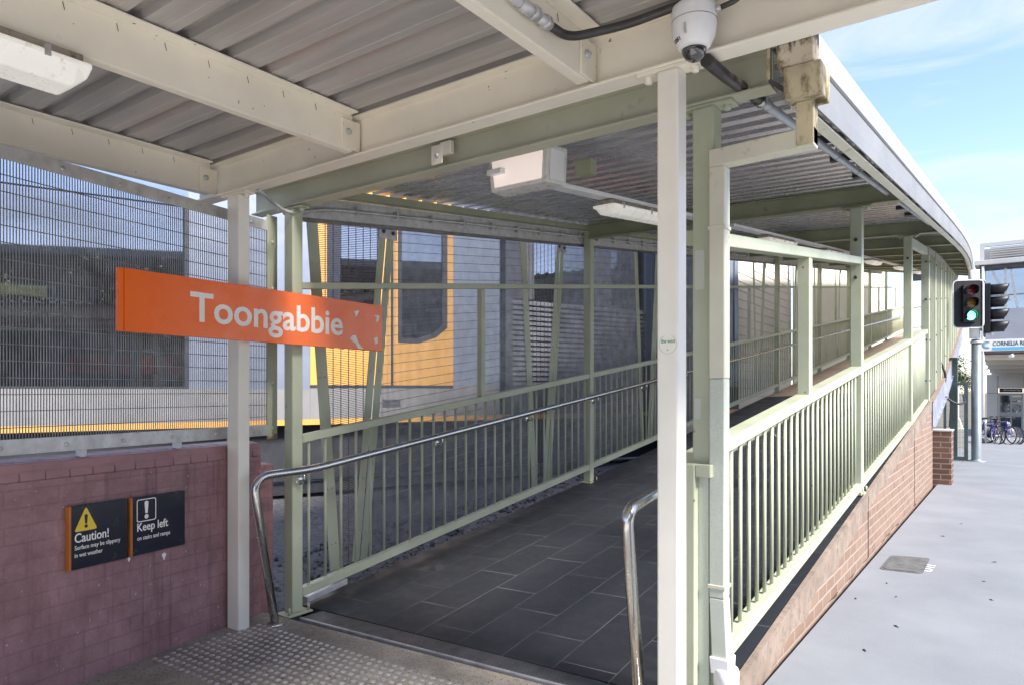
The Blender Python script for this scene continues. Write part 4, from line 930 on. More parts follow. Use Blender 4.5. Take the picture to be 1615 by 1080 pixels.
# ================================================================== SCREENS ON THE RAILWAY SIDE
def xs(y): return xl(y) - .25
def zsb(y): return .125 + .118 * (y - 3.5)
def zst_(y): return zrl(y) - .235
units = [3.30 + 2.76 * k for k in range(9)]
def slat(pts, label, twin=False):
    (yb, yt) = pts; t = thing('slanted_post', label, 'post', (xs(yb), yb, zsb(yb)), 'slanted screen posts beside the track')
    lo, hi = zsb(yb), zst_(yt)
    w = .072
    def plate(o0): return MB().prism([(xs(yb) + .012, yb + o0, lo), (xs(yb) + .012, yb + o0 + w, lo), (xs(yt) + .012, yt + o0 + w, hi), (xs(yt) + .012, yt + o0, hi)], (-.008, 0, 0))
    if twin:
        obj('flange', plate(-.082), 'green', t, .002); obj('flange', plate(.004), 'green', t, .002)
        obj('head_plate', MB().prism([(xs(yt) + .014, yt - .10, hi - .10), (xs(yt) + .014, yt + .095, hi - .10), (xs(yt) + .014, yt + .095, hi + .02), (xs(yt) + .014, yt - .10, hi + .02)], (.008, 0, 0)), 'galv', t, .01)
        mb = MB()
        for s in (-.055, .05): mb.bolt((xs(yt) + .022, yt + s, hi - .045), (1, 0, 0), .017, .014)
        each('head_bolt', mb, 'train_dark', t)
    else:
        w = .10; obj('flange', plate(-.05), 'green', t, .002)
    mb = MB(); n = 6
    for k in range(n):
        tt = .08 + .8 * k / (n - 1)
        for s in ((-.045, .04) if twin else (-.02, .022)):
            mb.bolt((xs(yb + (yt - yb) * tt) + .0125, yb + (yt - yb) * tt + s, lo + (hi - lo) * tt), (1, 0, 0), .009, .007)
    if yb < 10: each('bolt', mb, 'galv', t)
ordn = ['first', 'second', 'third', 'fourth', 'fifth', 'sixth', 'seventh', 'eighth', 'ninth', 'tenth']
for i, a in enumerate(units):
    slat((a + .22, a + .0), '%s single slanted green post of the screen, counted from the ramp foot' % ordn[i])
    slat((a + .47, a + .77), '%s twin slanted green post of the screen, counted from the ramp foot' % ordn[i], True)
    if i < 3:
        pl = lambda y, z, o: V3((xs(y) - .004 + o, y, z))
        t = thing('narrow_screen', '%s narrow screen of closely spaced horizontal wires between slanted posts' % ordn[i], 'mesh screen', (xs(a), a, zsb(a)), 'wire screens beside the track')
        obj('wire_mesh', wires((a + .24, a + .47, a + .02, a + .74, zsb, zst_), pl, .0765, .0139, .0045), 'wire_dark', t)
        t = thing('wide_screen', '%s wide screen of closely spaced vertical wires between slanted posts' % ordn[i], 'mesh screen', (xs(a + 2), a + 2, zsb(a + 2)), 'wire screens beside the track')
        obj('wire_mesh', wires((a + .50, a + 2.95, a + .80, a + 2.74, zsb, zst_), pl, .0139, .0765, .0041), 'wire', t)
# walls seen through the upper bays
hw = thing('cream_siding_wall', 'cream wall of horizontal siding boards beside the middle of the ramp', 'wall', (-4.85, 14, .5))
mb = MB(); z = .6
while z < 5.6:
    mb.hexa([(-4.92, 11.9, z), (-4.80, 11.9, z), (-4.92, 19.5, z), (-5.04, 19.5, z), (-4.92, 11.9, z + .185), (-4.812, 11.9, z + .185), (-4.932, 19.5, z + .185), (-5.04, 19.5, z + .185)]); z += .19
obj('siding', mb, 'hoarding', hw)
obj('backing', MB().hexa([(-5.0, 11.85, -.2), (-4.83, 11.85, -.2), (-4.95, 19.55, -.2), (-5.12, 19.55, -.2), (-5.0, 11.85, 5.7), (-4.83, 11.85, 5.7), (-4.95, 19.55, 5.7), (-5.12, 19.55, 5.7)]), 'train_dark', hw)
ww = thing('pale_panel_wall', 'bright pale yellow panel wall beside the top of the ramp', 'wall', (-5.1, 25, 1))
mb = MB(); y = 20.0
while y < 37: mb.box(-5.02 - .012 * (y - 20), -4.98 - .012 * (y - 20), y, y + 1.18, .3, 8.2); y += 1.2
each('panel', mb, 'white_wall', ww)
er = thing('end_railing', 'pale railing across the top end of the ramp', 'railing', (-3, 38, 4.3))
mb = MB().bar((-4.5, 38, 5.35), (-2.3, 38, 5.55), .05, .06).bar((-4.5, 38, 4.4), (-2.3, 38, 4.6), .05, .05)
obj('rails', mb, 'green', er)
mb = MB()
for k in range(17): mb.tube([(-4.4 + .13 * k, 38, 4.4), (-4.4 + .13 * k, 38, 5.36)], .012, 6)
each('bar', mb, 'green', er)
tag(obj('hanging_sign', MB().box(-4.2, -2.2, 37.2, 37.26, 6.55, 6.9), 'navy', bevel=.005), 'small dark hanging sign at the far top end of the ramp', 'sign')
# right hand closed panels
PX = [12.9, 14.3, 15.9, 17.6, 19.4, 21.4, 23.6, 26.0, 28.6]
for i, y in enumerate(PX):
    x = xr(y); zb, zt = zfr(y) - .02, zrr(y) - .19
    t = thing('panel_post', '%s green fin post of the closed panels on the right of the ramp' % ordn[i], 'post', (x, y, zb), 'fin posts of the closed right side')
    obj('shaft', MB().box(x - .10, x + .012, y, y + .10, zb, zt), 'green', t, .006)
    mb = MB()
    for tt in (.14, .40, .66, .9): mb.bolt((x - .03, y, zb + (zt - zb) * tt), (0, -1, 0), .016, .014); mb.bolt((x + .012, y + .05, zb + (zt - zb) * tt), (1, 0, 0), .016, .014)
    if i < 4: each('bolt', mb, 'train_dark', t)
    if i < len(PX) - 1:
        y1 = PX[i + 1]; x1 = xr(y1)
        t = thing('closed_panel', '%s pale green closed panel on the right side of the ramp' % ordn[i], 'panel', (x, y + .1, zb), 'closed panels on the right of the ramp')
        ya, yb_ = y + .104, y1 - .004
        mb = MB(); n = int((yb_ - ya) / .14)
        for k in range(n):
            yy = ya + (yb_ - ya) * (k + .5) / n; xx = xr(yy); mb.box(xx - .05, xx - .008, yy - .011, yy + .011, zfr(yy) - .02, zrr(yy) - .30)
        obj('slats', mb, 'green', t)
        obj('top_strip', MB().slope(xr(ya) - .05, xr(ya) + .0, ya, zrr(ya) - .298, zrr(ya) - .20, xr(yb_) - .05, xr(yb_), yb_, zrr(yb_) - .298, zrr(yb_) - .20), 'galv', t)
hb = thing('link_beam', 'short pale beam between the third right post and the closed panels', 'beam', (xr(12) - .05, 11.8, 3.4))
obj('channel', MB().slope(xr(10.7) - .07, xr(10.7) - .01, 10.705, zrr(10.7) - .33, zrr(10.7) - .21, xr(12.9) - .07, xr(12.9) - .01, 12.895, zrr(12.9) - .33, zrr(12.9) - .21), 'pipe_grey', hb, .003)
sb = thing('ramp_stringer', 'blue grey steel stringer carrying the upper ramp above the brick pier', 'beam', (-1.1, 13, 1.0))
mb = MB(); yy = [12.86, 14, 16, 18, 20, 22, 24, 27, 30, 34]
def strg(d0, d1, z0, z1):
    m2 = MB(); vs = []
    for y in yy: vs += [(xr(y) + d0, y, zfr(y) + z0), (xr(y) + d1, y, zfr(y) + z0), (xr(y) + d1, y, zfr(y) + z1), (xr(y) + d0, y, zfr(y) + z1)]
    n = len(yy); return m2.add(vs, [(i * 4 + k, (i + 1) * 4 + k, (i + 1) * 4 + (k + 1) % 4, i * 4 + (k + 1) % 4) for i in range(n - 1) for k in range(4)] + [(0, 1, 2, 3), (n * 4 - 1, n * 4 - 2, n * 4 - 3, n * 4 - 4)])
obj('web', strg(.058, .068, -.40, -.02), 'stringer', sb)
obj('top_edge', strg(.0, .075, -.0195, .0), 'render', sb)
obj('lower_flange', strg(.02, .10, -.415, -.4005), 'stringer', sb)

# ================================================================== TRAIN
TP, TD, TN = V3((-7.24, 7.72, 0)), V3((.3452, .9385, 0)), V3((.9385, -.3452, 0))
def tp(s, off, z): p = TP + TD * s + TN * off; return V3((p.x, p.y, z))
def tbox(mb, s0, s1, o0, o1, z0, z1):
    return mb.hexa([tp(s0, o0, z0), tp(s0, o1, z0), tp(s1, o1, z0), tp(s1, o0, z0), tp(s0, o0, z1), tp(s0, o1, z1), tp(s1, o1, z1), tp(s1, o0, z1)])
tr = thing('passenger_train', 'silver passenger train with a yellow cab end standing behind the mesh', 'train', tuple(tp(-3, -1.4, 0)))
def skin(s0, s1, z0, z1, mat, name='body_side', o0=-.12, o1=0): obj(name, tbox(MB(), s0, s1, o0, o1, z0, z1), mat, tr)
S0 = -13.0; WA0, WA1 = -8.6, -3.26
skin(S0, -1.735, 1.105, 1.52, 'train_grey', 'lower_side')
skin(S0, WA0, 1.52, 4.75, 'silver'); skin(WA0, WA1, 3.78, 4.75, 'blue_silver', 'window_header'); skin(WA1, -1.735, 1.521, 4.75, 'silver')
skin(-1.733, 1.35, 1.105, 1.572, 'train_grey', 'lower_side')
skin(S0, 7.4, 1.03, 1.1045, 'train_yellow', 'sill_stripe', -.1, .004)
obj('roof', MB().prism([tp(S0, o_, z) for o_, z in ((0, 4.75), (-.08, 4.9), (-.35, 5.02), (-1.4, 5.08), (-2.5, 5.02), (-2.8, 4.75))], TD * 20.4), 'silver', tr)
obj('core', tbox(MB(), S0, 7.3, -2.8, -.75, 1.0, 4.75), 'train_dark', tr)
obj('underframe', tbox(MB(), S0, 7.3, -2.6, -.25, .25, 1.0), 'train_dark', tr)
w = obj('window_pane', tbox(MB(), WA0, WA1, -.055, -.045, 1.54, 3.78), 'train_glass', tr)
obj('window_frame', tbox(tbox(MB(), WA0, WA1, -.06, .003, 1.521, 1.545), WA1 - .05, WA1 + .01, -.06, .0035, 1.546, 3.78), 'train_dark', tr)
refl_strip = obj('saloon_light', tbox(MB(), -8.2, -4.72, -.66, -.6, 2.62, 2.74), 'tube', tr)  # added strip imitates the canopy lamp mirrored in the glass
tbx = MB()
for k in range(4): tbox(tbx, -8.3 + 1.25 * k, -7.6 + 1.25 * k, -.74, -.5, 1.45, 2.1 + .1 * (k % 2))
each('seat_back', tbx, 'frame_green', tr)
# cab end
def cab(s0, s1, z0, z1): skin(s0, s1, z0, z1, 'train_yellow', 'cab_side', -.12, .003)
cab(-1.733, .5, 1.575, 2.2); cab(-1.733, -1.50, 2.201, 4.75); cab(-.70, -.55, 2.201, 4.75); cab(-.50, -.43, 2.201, 4.75); cab(.385, .5, 2.201, 4.75); cab(-1.5, -.7, 3.86, 4.75); cab(-.43, .385, 3.92, 4.75)
skin(-.549, -.501, 1.575, 4.75, 'train_dark', 'door_seam', -.11, .0045)
skin(-1.50, -.70, 2.201, 3.86, 'train_glass', 'cab_pane', -.06, -.05)
skin(-1.50, -1.30, 2.201, 3.86, 'navy_trim', 'cab_pillar', -.045, -.02)
fr = MB(); out = [(-.43, 2.202), (-.10, 2.202), (.20, 2.30), (.385, 2.45), (.385, 3.918), (-.43, 3.918)]; inn = [(-.37, 2.27), (-.10, 2.27), (.15, 2.36), (.30, 2.48), (.30, 3.87), (-.37, 3.87)]
for k in range(6):
    q = [out[k], out[(k + 1) % 6], inn[(k + 1) % 6], inn[k]]; fr.prism([tp(a, .001, b_) for a, b_ in q], TN * .008)
obj('cab_window_frame', fr, 'train_dark', tr)
obj('cab_pane', MB().prism([tp(a, -.02, b_) for a, b_ in inn], TN * .01), 'train_glass', tr)
obj('cab_corner_fill', MB().prism([tp(a, -.02, b_) for a, b_ in ((-.10, 2.20), (.39, 2.20), (.39, 2.452), (.20, 2.302))], TN * .0225), 'train_yellow', tr)
skin(-1.733, .5, 1.535, 1.574, 'train_dark', 'door_sill', -.1, .006)
skin(.502, 1.35, 1.573, 4.75, 'silver')
vb = MB(); 
for k in range(6): tbox(vb, -.68, -.39, -.01, .004, 1.255 + .02 * k, 1.266 + .02 * k)
obj('vent_grille', vb, 'train_dark', tr)
# second car of the train: louvred grey side with a glazed band
lv = MB()
for k in range(17): 
    z = 1.58 + .083 * k; lv.add([tp(s, o_, zz) for s in (1.6, 4.6) for o_, zz in ((-.06, z), (-.005, z), (-.045, z + .075), (-.06, z + .075))], [(0, 1, 2, 3), (7, 6, 5, 4), (0, 4, 5, 1), (1, 5, 6, 2), (2, 6, 7, 3), (3, 7, 4, 0)])
obj('louvre_bank', lv, 'louvre', tr)
skin(1.46, 7.3, 1.105, 1.575, 'louvre', 'lower_side', -.12, -.01); skin(1.46, 1.6, 1.576, 4.75, 'louvre', 'corner_post', -.12, 0)
skin(1.6, 4.6, 1.576, 3.0, 'train_dark', 'louvre_back', -.2, -.065); skin(1.6, 2.05, 3.0, 4.75, 'louvre', 'upper_side', -.12, -.02); skin(3.3, 3.75, 3.0, 4.75, 'louvre', 'upper_side', -.12, -.02)
skin(2.05, 3.3, 3.0, 4.75, 'train_glass', 'upper_pane', -.05, -.04); skin(3.75, 4.6, 3.0, 4.75, 'train_glass', 'upper_pane', -.05, -.04)
rb_ = MB(); 
for k in range(16): tbox(rb_, 4.6 + .17 * k, 4.69 + .17 * k, -.12, 0, 1.576, 4.75)
obj('ribbed_side', rb_, 'silver', tr); skin(4.6, 7.3, 1.576, 4.75, 'silver', 'ribbed_back', -.3, -.025)
rt = MB()
for o_ in (-.7, -2.15): tbox(rt, -14, 14, o_ - .035, o_ + .035, .0, .14)
each('wheel_rail', rt, 'galv', None)
for o in list(bpy.data.objects):
    if o.name.startswith('wheel_rail'): o['kind'] = 'structure'; o.name = 'track_rail'
# weeds at the ramp edge
for k, (x, y, s_, mat, lab) in enumerate(((-4.10, 3.75, .14, 'leaf', 'small green weed growing under the left bottom rail'), (-4.12, 3.98, .08, 'weed_red', 'reddish dry weed beside the green weed under the rail'), (-4.16, 3.52, .07, 'leaf', 'tiny weed nearest the left green post'), (-4.15, 4.25, .06, 'weed_red', 'dry weed farthest along under the left bottom rail'))):
    mb = MB()
    for q in range(46):
        a = random.uniform(0, 6.28); r = random.random() ** .6 * s_; c = V3((x + r * math.cos(a) * .8, y + r * math.sin(a) * 1.3, zfl(y) - .02 + random.random() * s_ * .9)); d = V3((math.cos(a), math.sin(a), random.uniform(.1, .9))).normalized() * random.uniform(.018, .034); u = d.cross(V3((0, 0, 1))).normalized() * .009
        mb.add([c, c + d * .5 + u, c + d, c + d * .5 - u], [(0, 1, 2, 3)])
    tag(obj('weed', mb, mat), lab, 'weed')
# ================================================================== SMALL THINGS AT THE RAMP FOOT
th = thing('threshold_strip', 'ribbed grey metal threshold strip across the foot of the ramp', 'threshold', (-2.5, 2.9, 0))
def thp(x, t): # t: 0 front, 1 back
    y0, y1 = 2.865 + .026 * (x + 3.8), 3.05 + .014 * (x + 3.8); return y0 + (y1 - y0) * t
def strip(x0, x1, t0, t1, z0, z1):
    return [(x, thp(x, t), zst(x) + z) for z in (z0, z1) for x, t in ((x0, t0), (x1, t0), (x1, t1), (x0, t1))]
obj('base_plate', MB().hexa(strip(-3.80, -1.17, .14, 1.06, -.10, .006)), 'train_dark', th)
obj('front_nosing', MB().hexa(strip(-3.80, -1.17, 0, .135, -.10, .013)), 'nosing', th, .003)
mb = MB()
for k in range(11): t = .17 + .077 * k; mb.hexa(strip(-3.80, -1.17, t, t + .042, .0062, .012))
each('rib', mb, 'grate', th)
gt2 = thing('tile_edge_strip', 'short grey metal strip under the left bottom rail', 'strip', (-3.95, 3.1, .1))
obj('bar', MB().hexa([(-4.03, 3.06, .035), (-3.965, 3.06, .035), (-3.97, 3.42, .085), (-4.035, 3.42, .085), (-4.03, 3.06, .075), (-3.965, 3.06, .075), (-3.97, 3.42, .125), (-4.035, 3.42, .125)]), 'galv', gt2, .003)
# tactile studs: one mesh, copied; the nearest and largest 300 are objects of their own
sm = MB().lathe((0, 0, 0), [(.0005, .0062), (.010, .006), (.0125, .005), (.0175, .0004), (.0178, 0), (.0005, 0)], 14)
spots = []
for j in range(14):
    for i in range(56):
        x = -3.93 + .0555 * i + (.0278 if j % 2 else 0); y = 2.655 - .052 * j
        if x > -1.2 or wl(y).x + .07 > x: continue
        d_ = -x * math.sin(R(36)) + y * math.cos(R(36)); v = 615 + 1100 * 1.5 / d_; u = 807.5 + 1100 * (x * math.cos(R(36)) + y * math.sin(R(36))) / d_
        spots.append((v < 1092 and -10 < u < 1625, x, y))
vis = [p for p in spots if p[0]]; vis.sort(key=lambda p: p[1] ** 2 + p[2] ** 2)
first = None
for _, x, y in vis[:298]:
    if first is None:
        first = obj('tactile_stud', sm, 'tactile_m', None, 0, (0, 0, 0)); first.location = (x, y, zst(x) - .001)
        tag(first, 'round metal warning stud set in the station floor before the ramp', 'tactile stud', 'tactile studs before the ramp')
    else: dup(first, (x, y, zst(x) - .001))
mb = MB()
for _, x, y in vis[298:] + [p for p in spots if not p[0]]:
    o0 = len(mb.v); mb.v += [(p[0] + x, p[1] + y, p[2] + zst(x) - .001) for p in sm.v]; mb.f += [tuple(i + o0 for i in f) for f in sm.f]; mb.sm += sm.sm
o = obj('tactile_studs_beyond', mb, 'tactile_m'); o['kind'] = 'stuff'; o['label'] = 'remaining small metal warning studs in the station floor'; o['category'] = 'tactile studs'
# security camera
cm = thing('security_camera', 'white dome security camera on the beam above the right white post', 'camera', (-.945, 2.41, 2.80))
C0 = V3((-.945, 2.415, 2.68))
obj('housing', MB().lathe(C0, [(.0005, .20), (.066, .20), (.077, .192), (.0805, .175), (.0805, .14)], 40), 'pvc', cm)
obj('lower_shell', MB().lathe(C0, [(.0795, .1385), (.079, .12), (.073, .085), (.058, .053), (.046, .040), (.043, .044)], 40), 'pvc', cm)
obj('dome', MB().lathe(C0, [(.0445, .045)] + [(.0445 * math.cos(a), .043 - .044 * math.sin(a)) for a in [k * math.pi / 20 for k in range(11)]][:-1] + [(.0005, -.001)], 32), 'dome', cm)
obj('latch_slot', MB().hexa([(-.951, 2.334, 2.755), (-.945, 2.334, 2.755), (-.945, 2.345, 2.755), (-.951, 2.345, 2.755), (-.951, 2.3345, 2.79), (-.945, 2.3345, 2.79), (-.945, 2.345, 2.79), (-.951, 2.345, 2.79)]), 'galv', cm)
def curved_text(body, ang0, z, size):
    mb = text_mb(body, (0, 0, 0), (1, 0, 0), (0, 1, 0), size * 3.1, size, .0008, .02); out = []
    for x, y, d in mb.v:
        a = ang0 + x / .066; zz = z + y; r = .0595 + (zz - .053) * .46 + .0008 + d
        out.append((C0.x + r * math.cos(a), C0.y + r * math.sin(a), C0.z + zz))
    mb.v = out; return mb
obj('code_text', curved_text('C051', R(212), .062, .0125), 'black', cm)
obj('wall_bracket', MB().box(-.985, -.905, 2.47, 2.499, 2.79, 2.875), 'pvc', cm, .006)
obj('cable_gland', MB().tube([(-.868, 2.415, 2.843), (-.845, 2.415, 2.844)], .011, 8), 'galv', cm)
tag(obj('camera_cable', MB().tube(fillet([(-.846, 2.415, 2.844), (-.79, 2.415, 2.85), (-.735, 2.42, 2.90), (-.72, 2.44, 2.99)], .09, 8), .0095, 10), 'dark_pipe'), 'black cable curving up from the dome security camera', 'cable')
# ================================================================== FOOTPATH DETAILS
pc = thing('pit_cover', 'worn grey concrete service pit cover set in the footpath', 'pit cover', (-.79, 6.87, 0))
def quadp(c, i_): # rounded quad inset
    return [(a, b_) for a, b_ in round_poly([(-.945 + i_, 6.54 + i_), (-.635 - i_, 6.58 + i_), (-.640 - i_, 7.23 - i_), (-.940 + i_, 7.15 - i_)], .05)]
obj('frame', MB().prism([(a, b_, .0005) for a, b_ in quadp(0, 0)], (0, 0, .004)), 'pit', pc)
obj('lid', MB().prism([(a, b_, .0046) for a, b_ in quadp(0, .022)], (0, 0, .004)), 'pit', pc)
gm = text_mb('UTI', (-.585, 6.70, .0012), (.05, 1, 0), (-1, .05, 0), .26, .075, .001, .0)
tag(obj('paint_mark', gm, 'lettering'), 'white spray painted letters on the footpath beside the pit cover', 'paint mark')
lp = [(-.72, 5.74, 'beside the ramp wall below the pit cover'), (-.95, 5.52, 'close to the ramp wall foot'), (-.63, 5.02, 'alone in the middle of the pale footpath'), (-.30, 3.72, 'near the bottom edge of the view'), (-.56, 3.62, 'lowest in the view, near the wall'), (-.52, 9.3, 'far beyond the pit cover'), (-.63, 8.4, 'just beyond the pit cover'), (-.22, 6.6, 'right of the painted letters'), (-.16, 6.05, 'right of the pit cover, nearest the view edge'), (-.72, 4.45, 'between the wall and the lower view edge'), (-.83, 6.1, 'just below the pit cover'), (-.17, 7.4, 'far right, level with the pit cover')]
for k, (x, y, lab) in enumerate(lp):
    a = random.uniform(0, 3.1); L = random.uniform(.013, .024); d = V3((math.cos(a), math.sin(a), 0)); u = V3((-math.sin(a), math.cos(a), 0)) * L * .38
    c = V3((x, y, .003)); vs = [c - d * L, c - d * L * .3 + u, c + d * L * .5 + u * .8, c + d * L, c + d * L * .5 - u * .8, c - d * L * .3 - u, c + V3((0, 0, .007)), c - d * L * 1.5 + V3((0, 0, .004))]
    tag(obj('fallen_leaf', MB().add(vs, [(0, 1, 6), (1, 2, 6), (2, 3, 6), (3, 4, 6), (4, 5, 6), (5, 0, 6), (0, 7, 1)]), 'litter'), 'dark fallen leaf on the footpath ' + lab, 'leaf')

# ================================================================== FAR END OF THE FOOTPATH
def gz(y): return -.0257 * max(0, y - 13)
PXX, PYY = -.81, 19.80
tp_ = thing('signal_pole', 'grey steel traffic signal pole at the end of the footpath', 'pole', (PXX, PYY, gz(PYY)))
g0 = gz(PYY)
obj('lower_pole', MB().lathe((PXX, PYY, g0), [(.20, 0), (.20, .02), (.115, .025), (.105, .06), (.105, 2.7 - g0), (.0005, 2.71 - g0)], 24), 'pole', tp_)
obj('upper_pole', MB().tube([(PXX - .03, PYY, 2.72), (PXX - .05, PYY, 4.33)], .115, 20), 'pvc', tp_)
obj('strap_band', MB().tube([(PXX, PYY, 2.60), (PXX, PYY, 2.66)], .125, 20), 'galv', tp_)
def rounded(w, h, r, zc):
    return round_poly([(-w / 2, zc - h / 2), (w / 2, zc - h / 2), (w / 2, zc + h / 2), (-w / 2, zc + h / 2)], r)
def signal(name, label, org, yaw, n, lamps, bw, bh, zc0, vl=.26, sweep=250):
    t = thing(name, label, 'traffic light', org); Mx = Matrix.Translation(V3(org)) @ Matrix.Rotation(yaw, 4, 'Z')
    def xf_(mb): mb.v = [tuple(Mx @ V3(p)) for p in mb.v]; return mb
    def fr_(pts, y, d): return xf_(MB().prism([(a, y, b_) for a, b_ in pts], (0, d, 0)))
    obj('white_border', fr_(rounded(bw, bh, .12, zc0), 0, .01), 'pvc', t)
    obj('backing_board', fr_(rounded(bw - .05, bh - .05, .10, zc0), -.006, .0055), 'black', t)
    obj('lantern_body', fr_(rounded(.30, .29 * n, .03, zc0), -.13, .12), 'black', t)
    for k in range(n):
        z = zc0 + .29 * ((n - 1) / 2 - k)
        obj('lens', xf_(MB().lathe((0, -.131, z), [(.0005, .022), (.05, .018), (.105, .0)], 24, (0, -1, 0))), lamps[k], t)
        mb = MB(); N = 18; vs = []
        for i in range(N + 1):
            a = math.radians(90 - sweep / 2 + sweep * i / N); ln = vl * ((.55 + .45 * max(0, math.sin(a))) if sweep < 300 else (.86 + .14 * math.sin(a)))
            for r in (.125, .118): vs += [(r * math.cos(a), -.128, z + r * math.sin(a)), (r * math.cos(a), -.128 - ln, z + r * math.sin(a))]
        mb.add(vs, [(4 * i + a, 4 * i + b_, 4 * i + 4 + b_, 4 * i + 4 + a) for i in range(N) for a, b_ in ((0, 1), (1, 3), (3, 2), (2, 0))], True)
        obj('visor', xf_(mb), 'black', t)
    return t
signal('traffic_signal', 'traffic signal head facing the view with its green lamp lit', (-.955, 19.56, 3.52), R(22), 3, ['red_lens', 'amber_lens', 'green_lamp'], .66, 1.14, 0)
signal('traffic_signal', 'traffic signal head seen side on with four black visors', (-.66, 19.95, 3.42), R(87), 4, ['red_lens'] * 4, .62, 1.38, 0, .36, 330)
ar = thing('signal_bracket', 'short grey bracket arms holding the signal heads on the pole', 'bracket', (-.75, 19.8, 3.0))
obj('arm', MB().bar((-.81, 19.8, 2.98), (-.95, 19.58, 2.98), .05, .05).bar((-.81, 19.8, 2.98), (-.5, 19.95, 2.80), .05, .05), 'galv', ar)
ss = thing('street_sign', 'white and blue CORNELIA RD street name sign on the signal pole', 'sign', (-.6, 19.9, 2.4))
sr = V3((1, .10, 0)).normalized(); so = V3((-.745, 19.78, 2.415))
def sgb(a0, a1, z0, z1, d0, d1):
    n_ = V3((sr.y, -sr.x, 0)); q = []
    for z in (z0, z1):
        for a, d in ((a0, d0), (a1, d0), (a1, d1), (a0, d1)): p = so + sr * a + n_ * (-d); q.append((p.x, p.y, so.z + z + a * .005))
    return MB().hexa(q)
obj('plate', sgb(0, 1.62, 0, .265, 0, .02), 'sign_white', ss, .004)
obj('blue_strip', sgb(.24, 1.6, .015, .085, -.0025, -.0005), 'sign_blue', ss)
obj('lettering', text_mb('CORNELIA RD', so + V3((sr.y, -sr.x, 0)) * .001 + sr * .255 + V3((0, 0, .118)), sr, (0, 0, 1), .65, .10, .002, .012), 'black', ss)
def arc(r0, r1, a0, a1, mat):
    mb = MB(); N = 14; n_ = V3((sr.y, -sr.x, 0))
    for k in range(N):
        b0, b1 = R(a0 + (a1 - a0) * k / N), R(a0 + (a1 - a0) * (k + 1) / N)
        mb.prism([so + sr * (.135 + r * math.cos(b_)) + V3((0, 0, .14 + r * math.sin(b_))) + n_ * .0005 for r, b_ in ((r0, b0), (r1, b0), (r1, b1), (r0, b1))], n_ * .002)
    obj('logo_arc', mb, mat, ss)
arc(.062, .088, 45, 315, 'pole'); arc(.034, .054, 60, 300, 'sign_blue')
obj('mount', sgb(-.02, .06, .08, .18, .02, .06), 'galv', ss)
# gate of steel mesh beyond the pier
sgx = thing('mesh_gate', 'dark green framed mesh gate under the ramp beyond the brick pier', 'gate', (-1.2, 19.6, 0))
mb = MB(); gx0, gx1, gz0, gz1 = -1.46, -.965, gz(19.6) + .02, 1.68
obj('frame', mb.box(gx0, gx0 + .06, 19.6, 19.66, gz0, gz1).box(gx1 - .08, gx1, 19.6, 19.66, gz0, gz1).box(gx0 + .061, gx1 - .081, 19.6, 19.66, gz1 - .06, gz1).box(gx0 + .061, gx1 - .081, 19.6, 19.66, gz0, gz0 + .08), 'frame_green', sgx, .004)
mb = MB()
for k in range(6): x = gx0 + .09 + k * .06; mb.box(x, x + .004, 19.62, 19.624, gz0 + .08, gz1 - .06)
for k in range(12): z = gz0 + .16 + k * .125; mb.box(gx0 + .06, gx1 - .08, 19.6245, 19.6285, z, z + .004)
obj('wire_mesh', mb, 'wire_dark', sgx)
tag(obj('dark_column', MB().box(-1.375, -1.21, 20.2, 20.35, gz(20), 2.3), 'frame_green', bevel=.01), 'dark square column behind the mesh gate', 'column')
tag(obj('loose_cable', MB().tube(fillet([(-1.235, 16.2, 2.02), (-1.15, 16.2, 1.75), (-1.28, 16.25, 1.45), (-1.0, 16.3, 1.22), (-.86, 16.5, 1.25), (-.92, 17, 1.4)], .3, 6), .022, 8), 'black'), 'loop of black cable hanging below the ramp stringer', 'cable')
for k, (x, y, lab) in enumerate(((-1.55, 15.2, 'green column carrying the upper ramp just beyond the pier'), (-1.75, 18.4, 'green column carrying the upper ramp farther along'), (-2.4, 24, 'green column deep under the upper ramp'), (-3.5, 17, 'green column on the track side under the upper ramp'))):
    t = thing('ramp_column', lab, 'column', (x, y, gz(y)), 'columns under the upper ramp')
    obj('shaft', MB().box(x - .09, x + .09, y - .09, y + .09, gz(y), zfr(y) - .32), 'green', t, .01); obj('base_plate', MB().box(x - .15, x + .15, y - .15, y + .15, gz(y) - .01, gz(y) + .02), 'galv', t)
pd = thing('stone_pedestal', 'cream stepped pedestal in the light behind the mesh gate', 'pedestal', (-1.75, 27, gz(27)))
p0 = gz(27)
obj('base', MB().box(-1.95, -1.38, 26.8, 27.4, p0, p0 + .62), 'hoarding', pd, .01); obj('shaft', MB().hexa([(-1.85, 26.9, p0 + .621), (-1.48, 26.9, p0 + .621), (-1.48, 27.3, p0 + .621), (-1.85, 27.3, p0 + .621), (-1.76, 26.95, p0 + .95), (-1.57, 26.95, p0 + .95), (-1.57, 27.25, p0 + .95), (-1.76, 27.25, p0 + .95)]), 'hoarding', pd, .01)
obj('post', MB().box(-1.74, -1.59, 26.97, 27.23, p0 + .951, p0 + 1.9), 'hoarding', pd, .01)
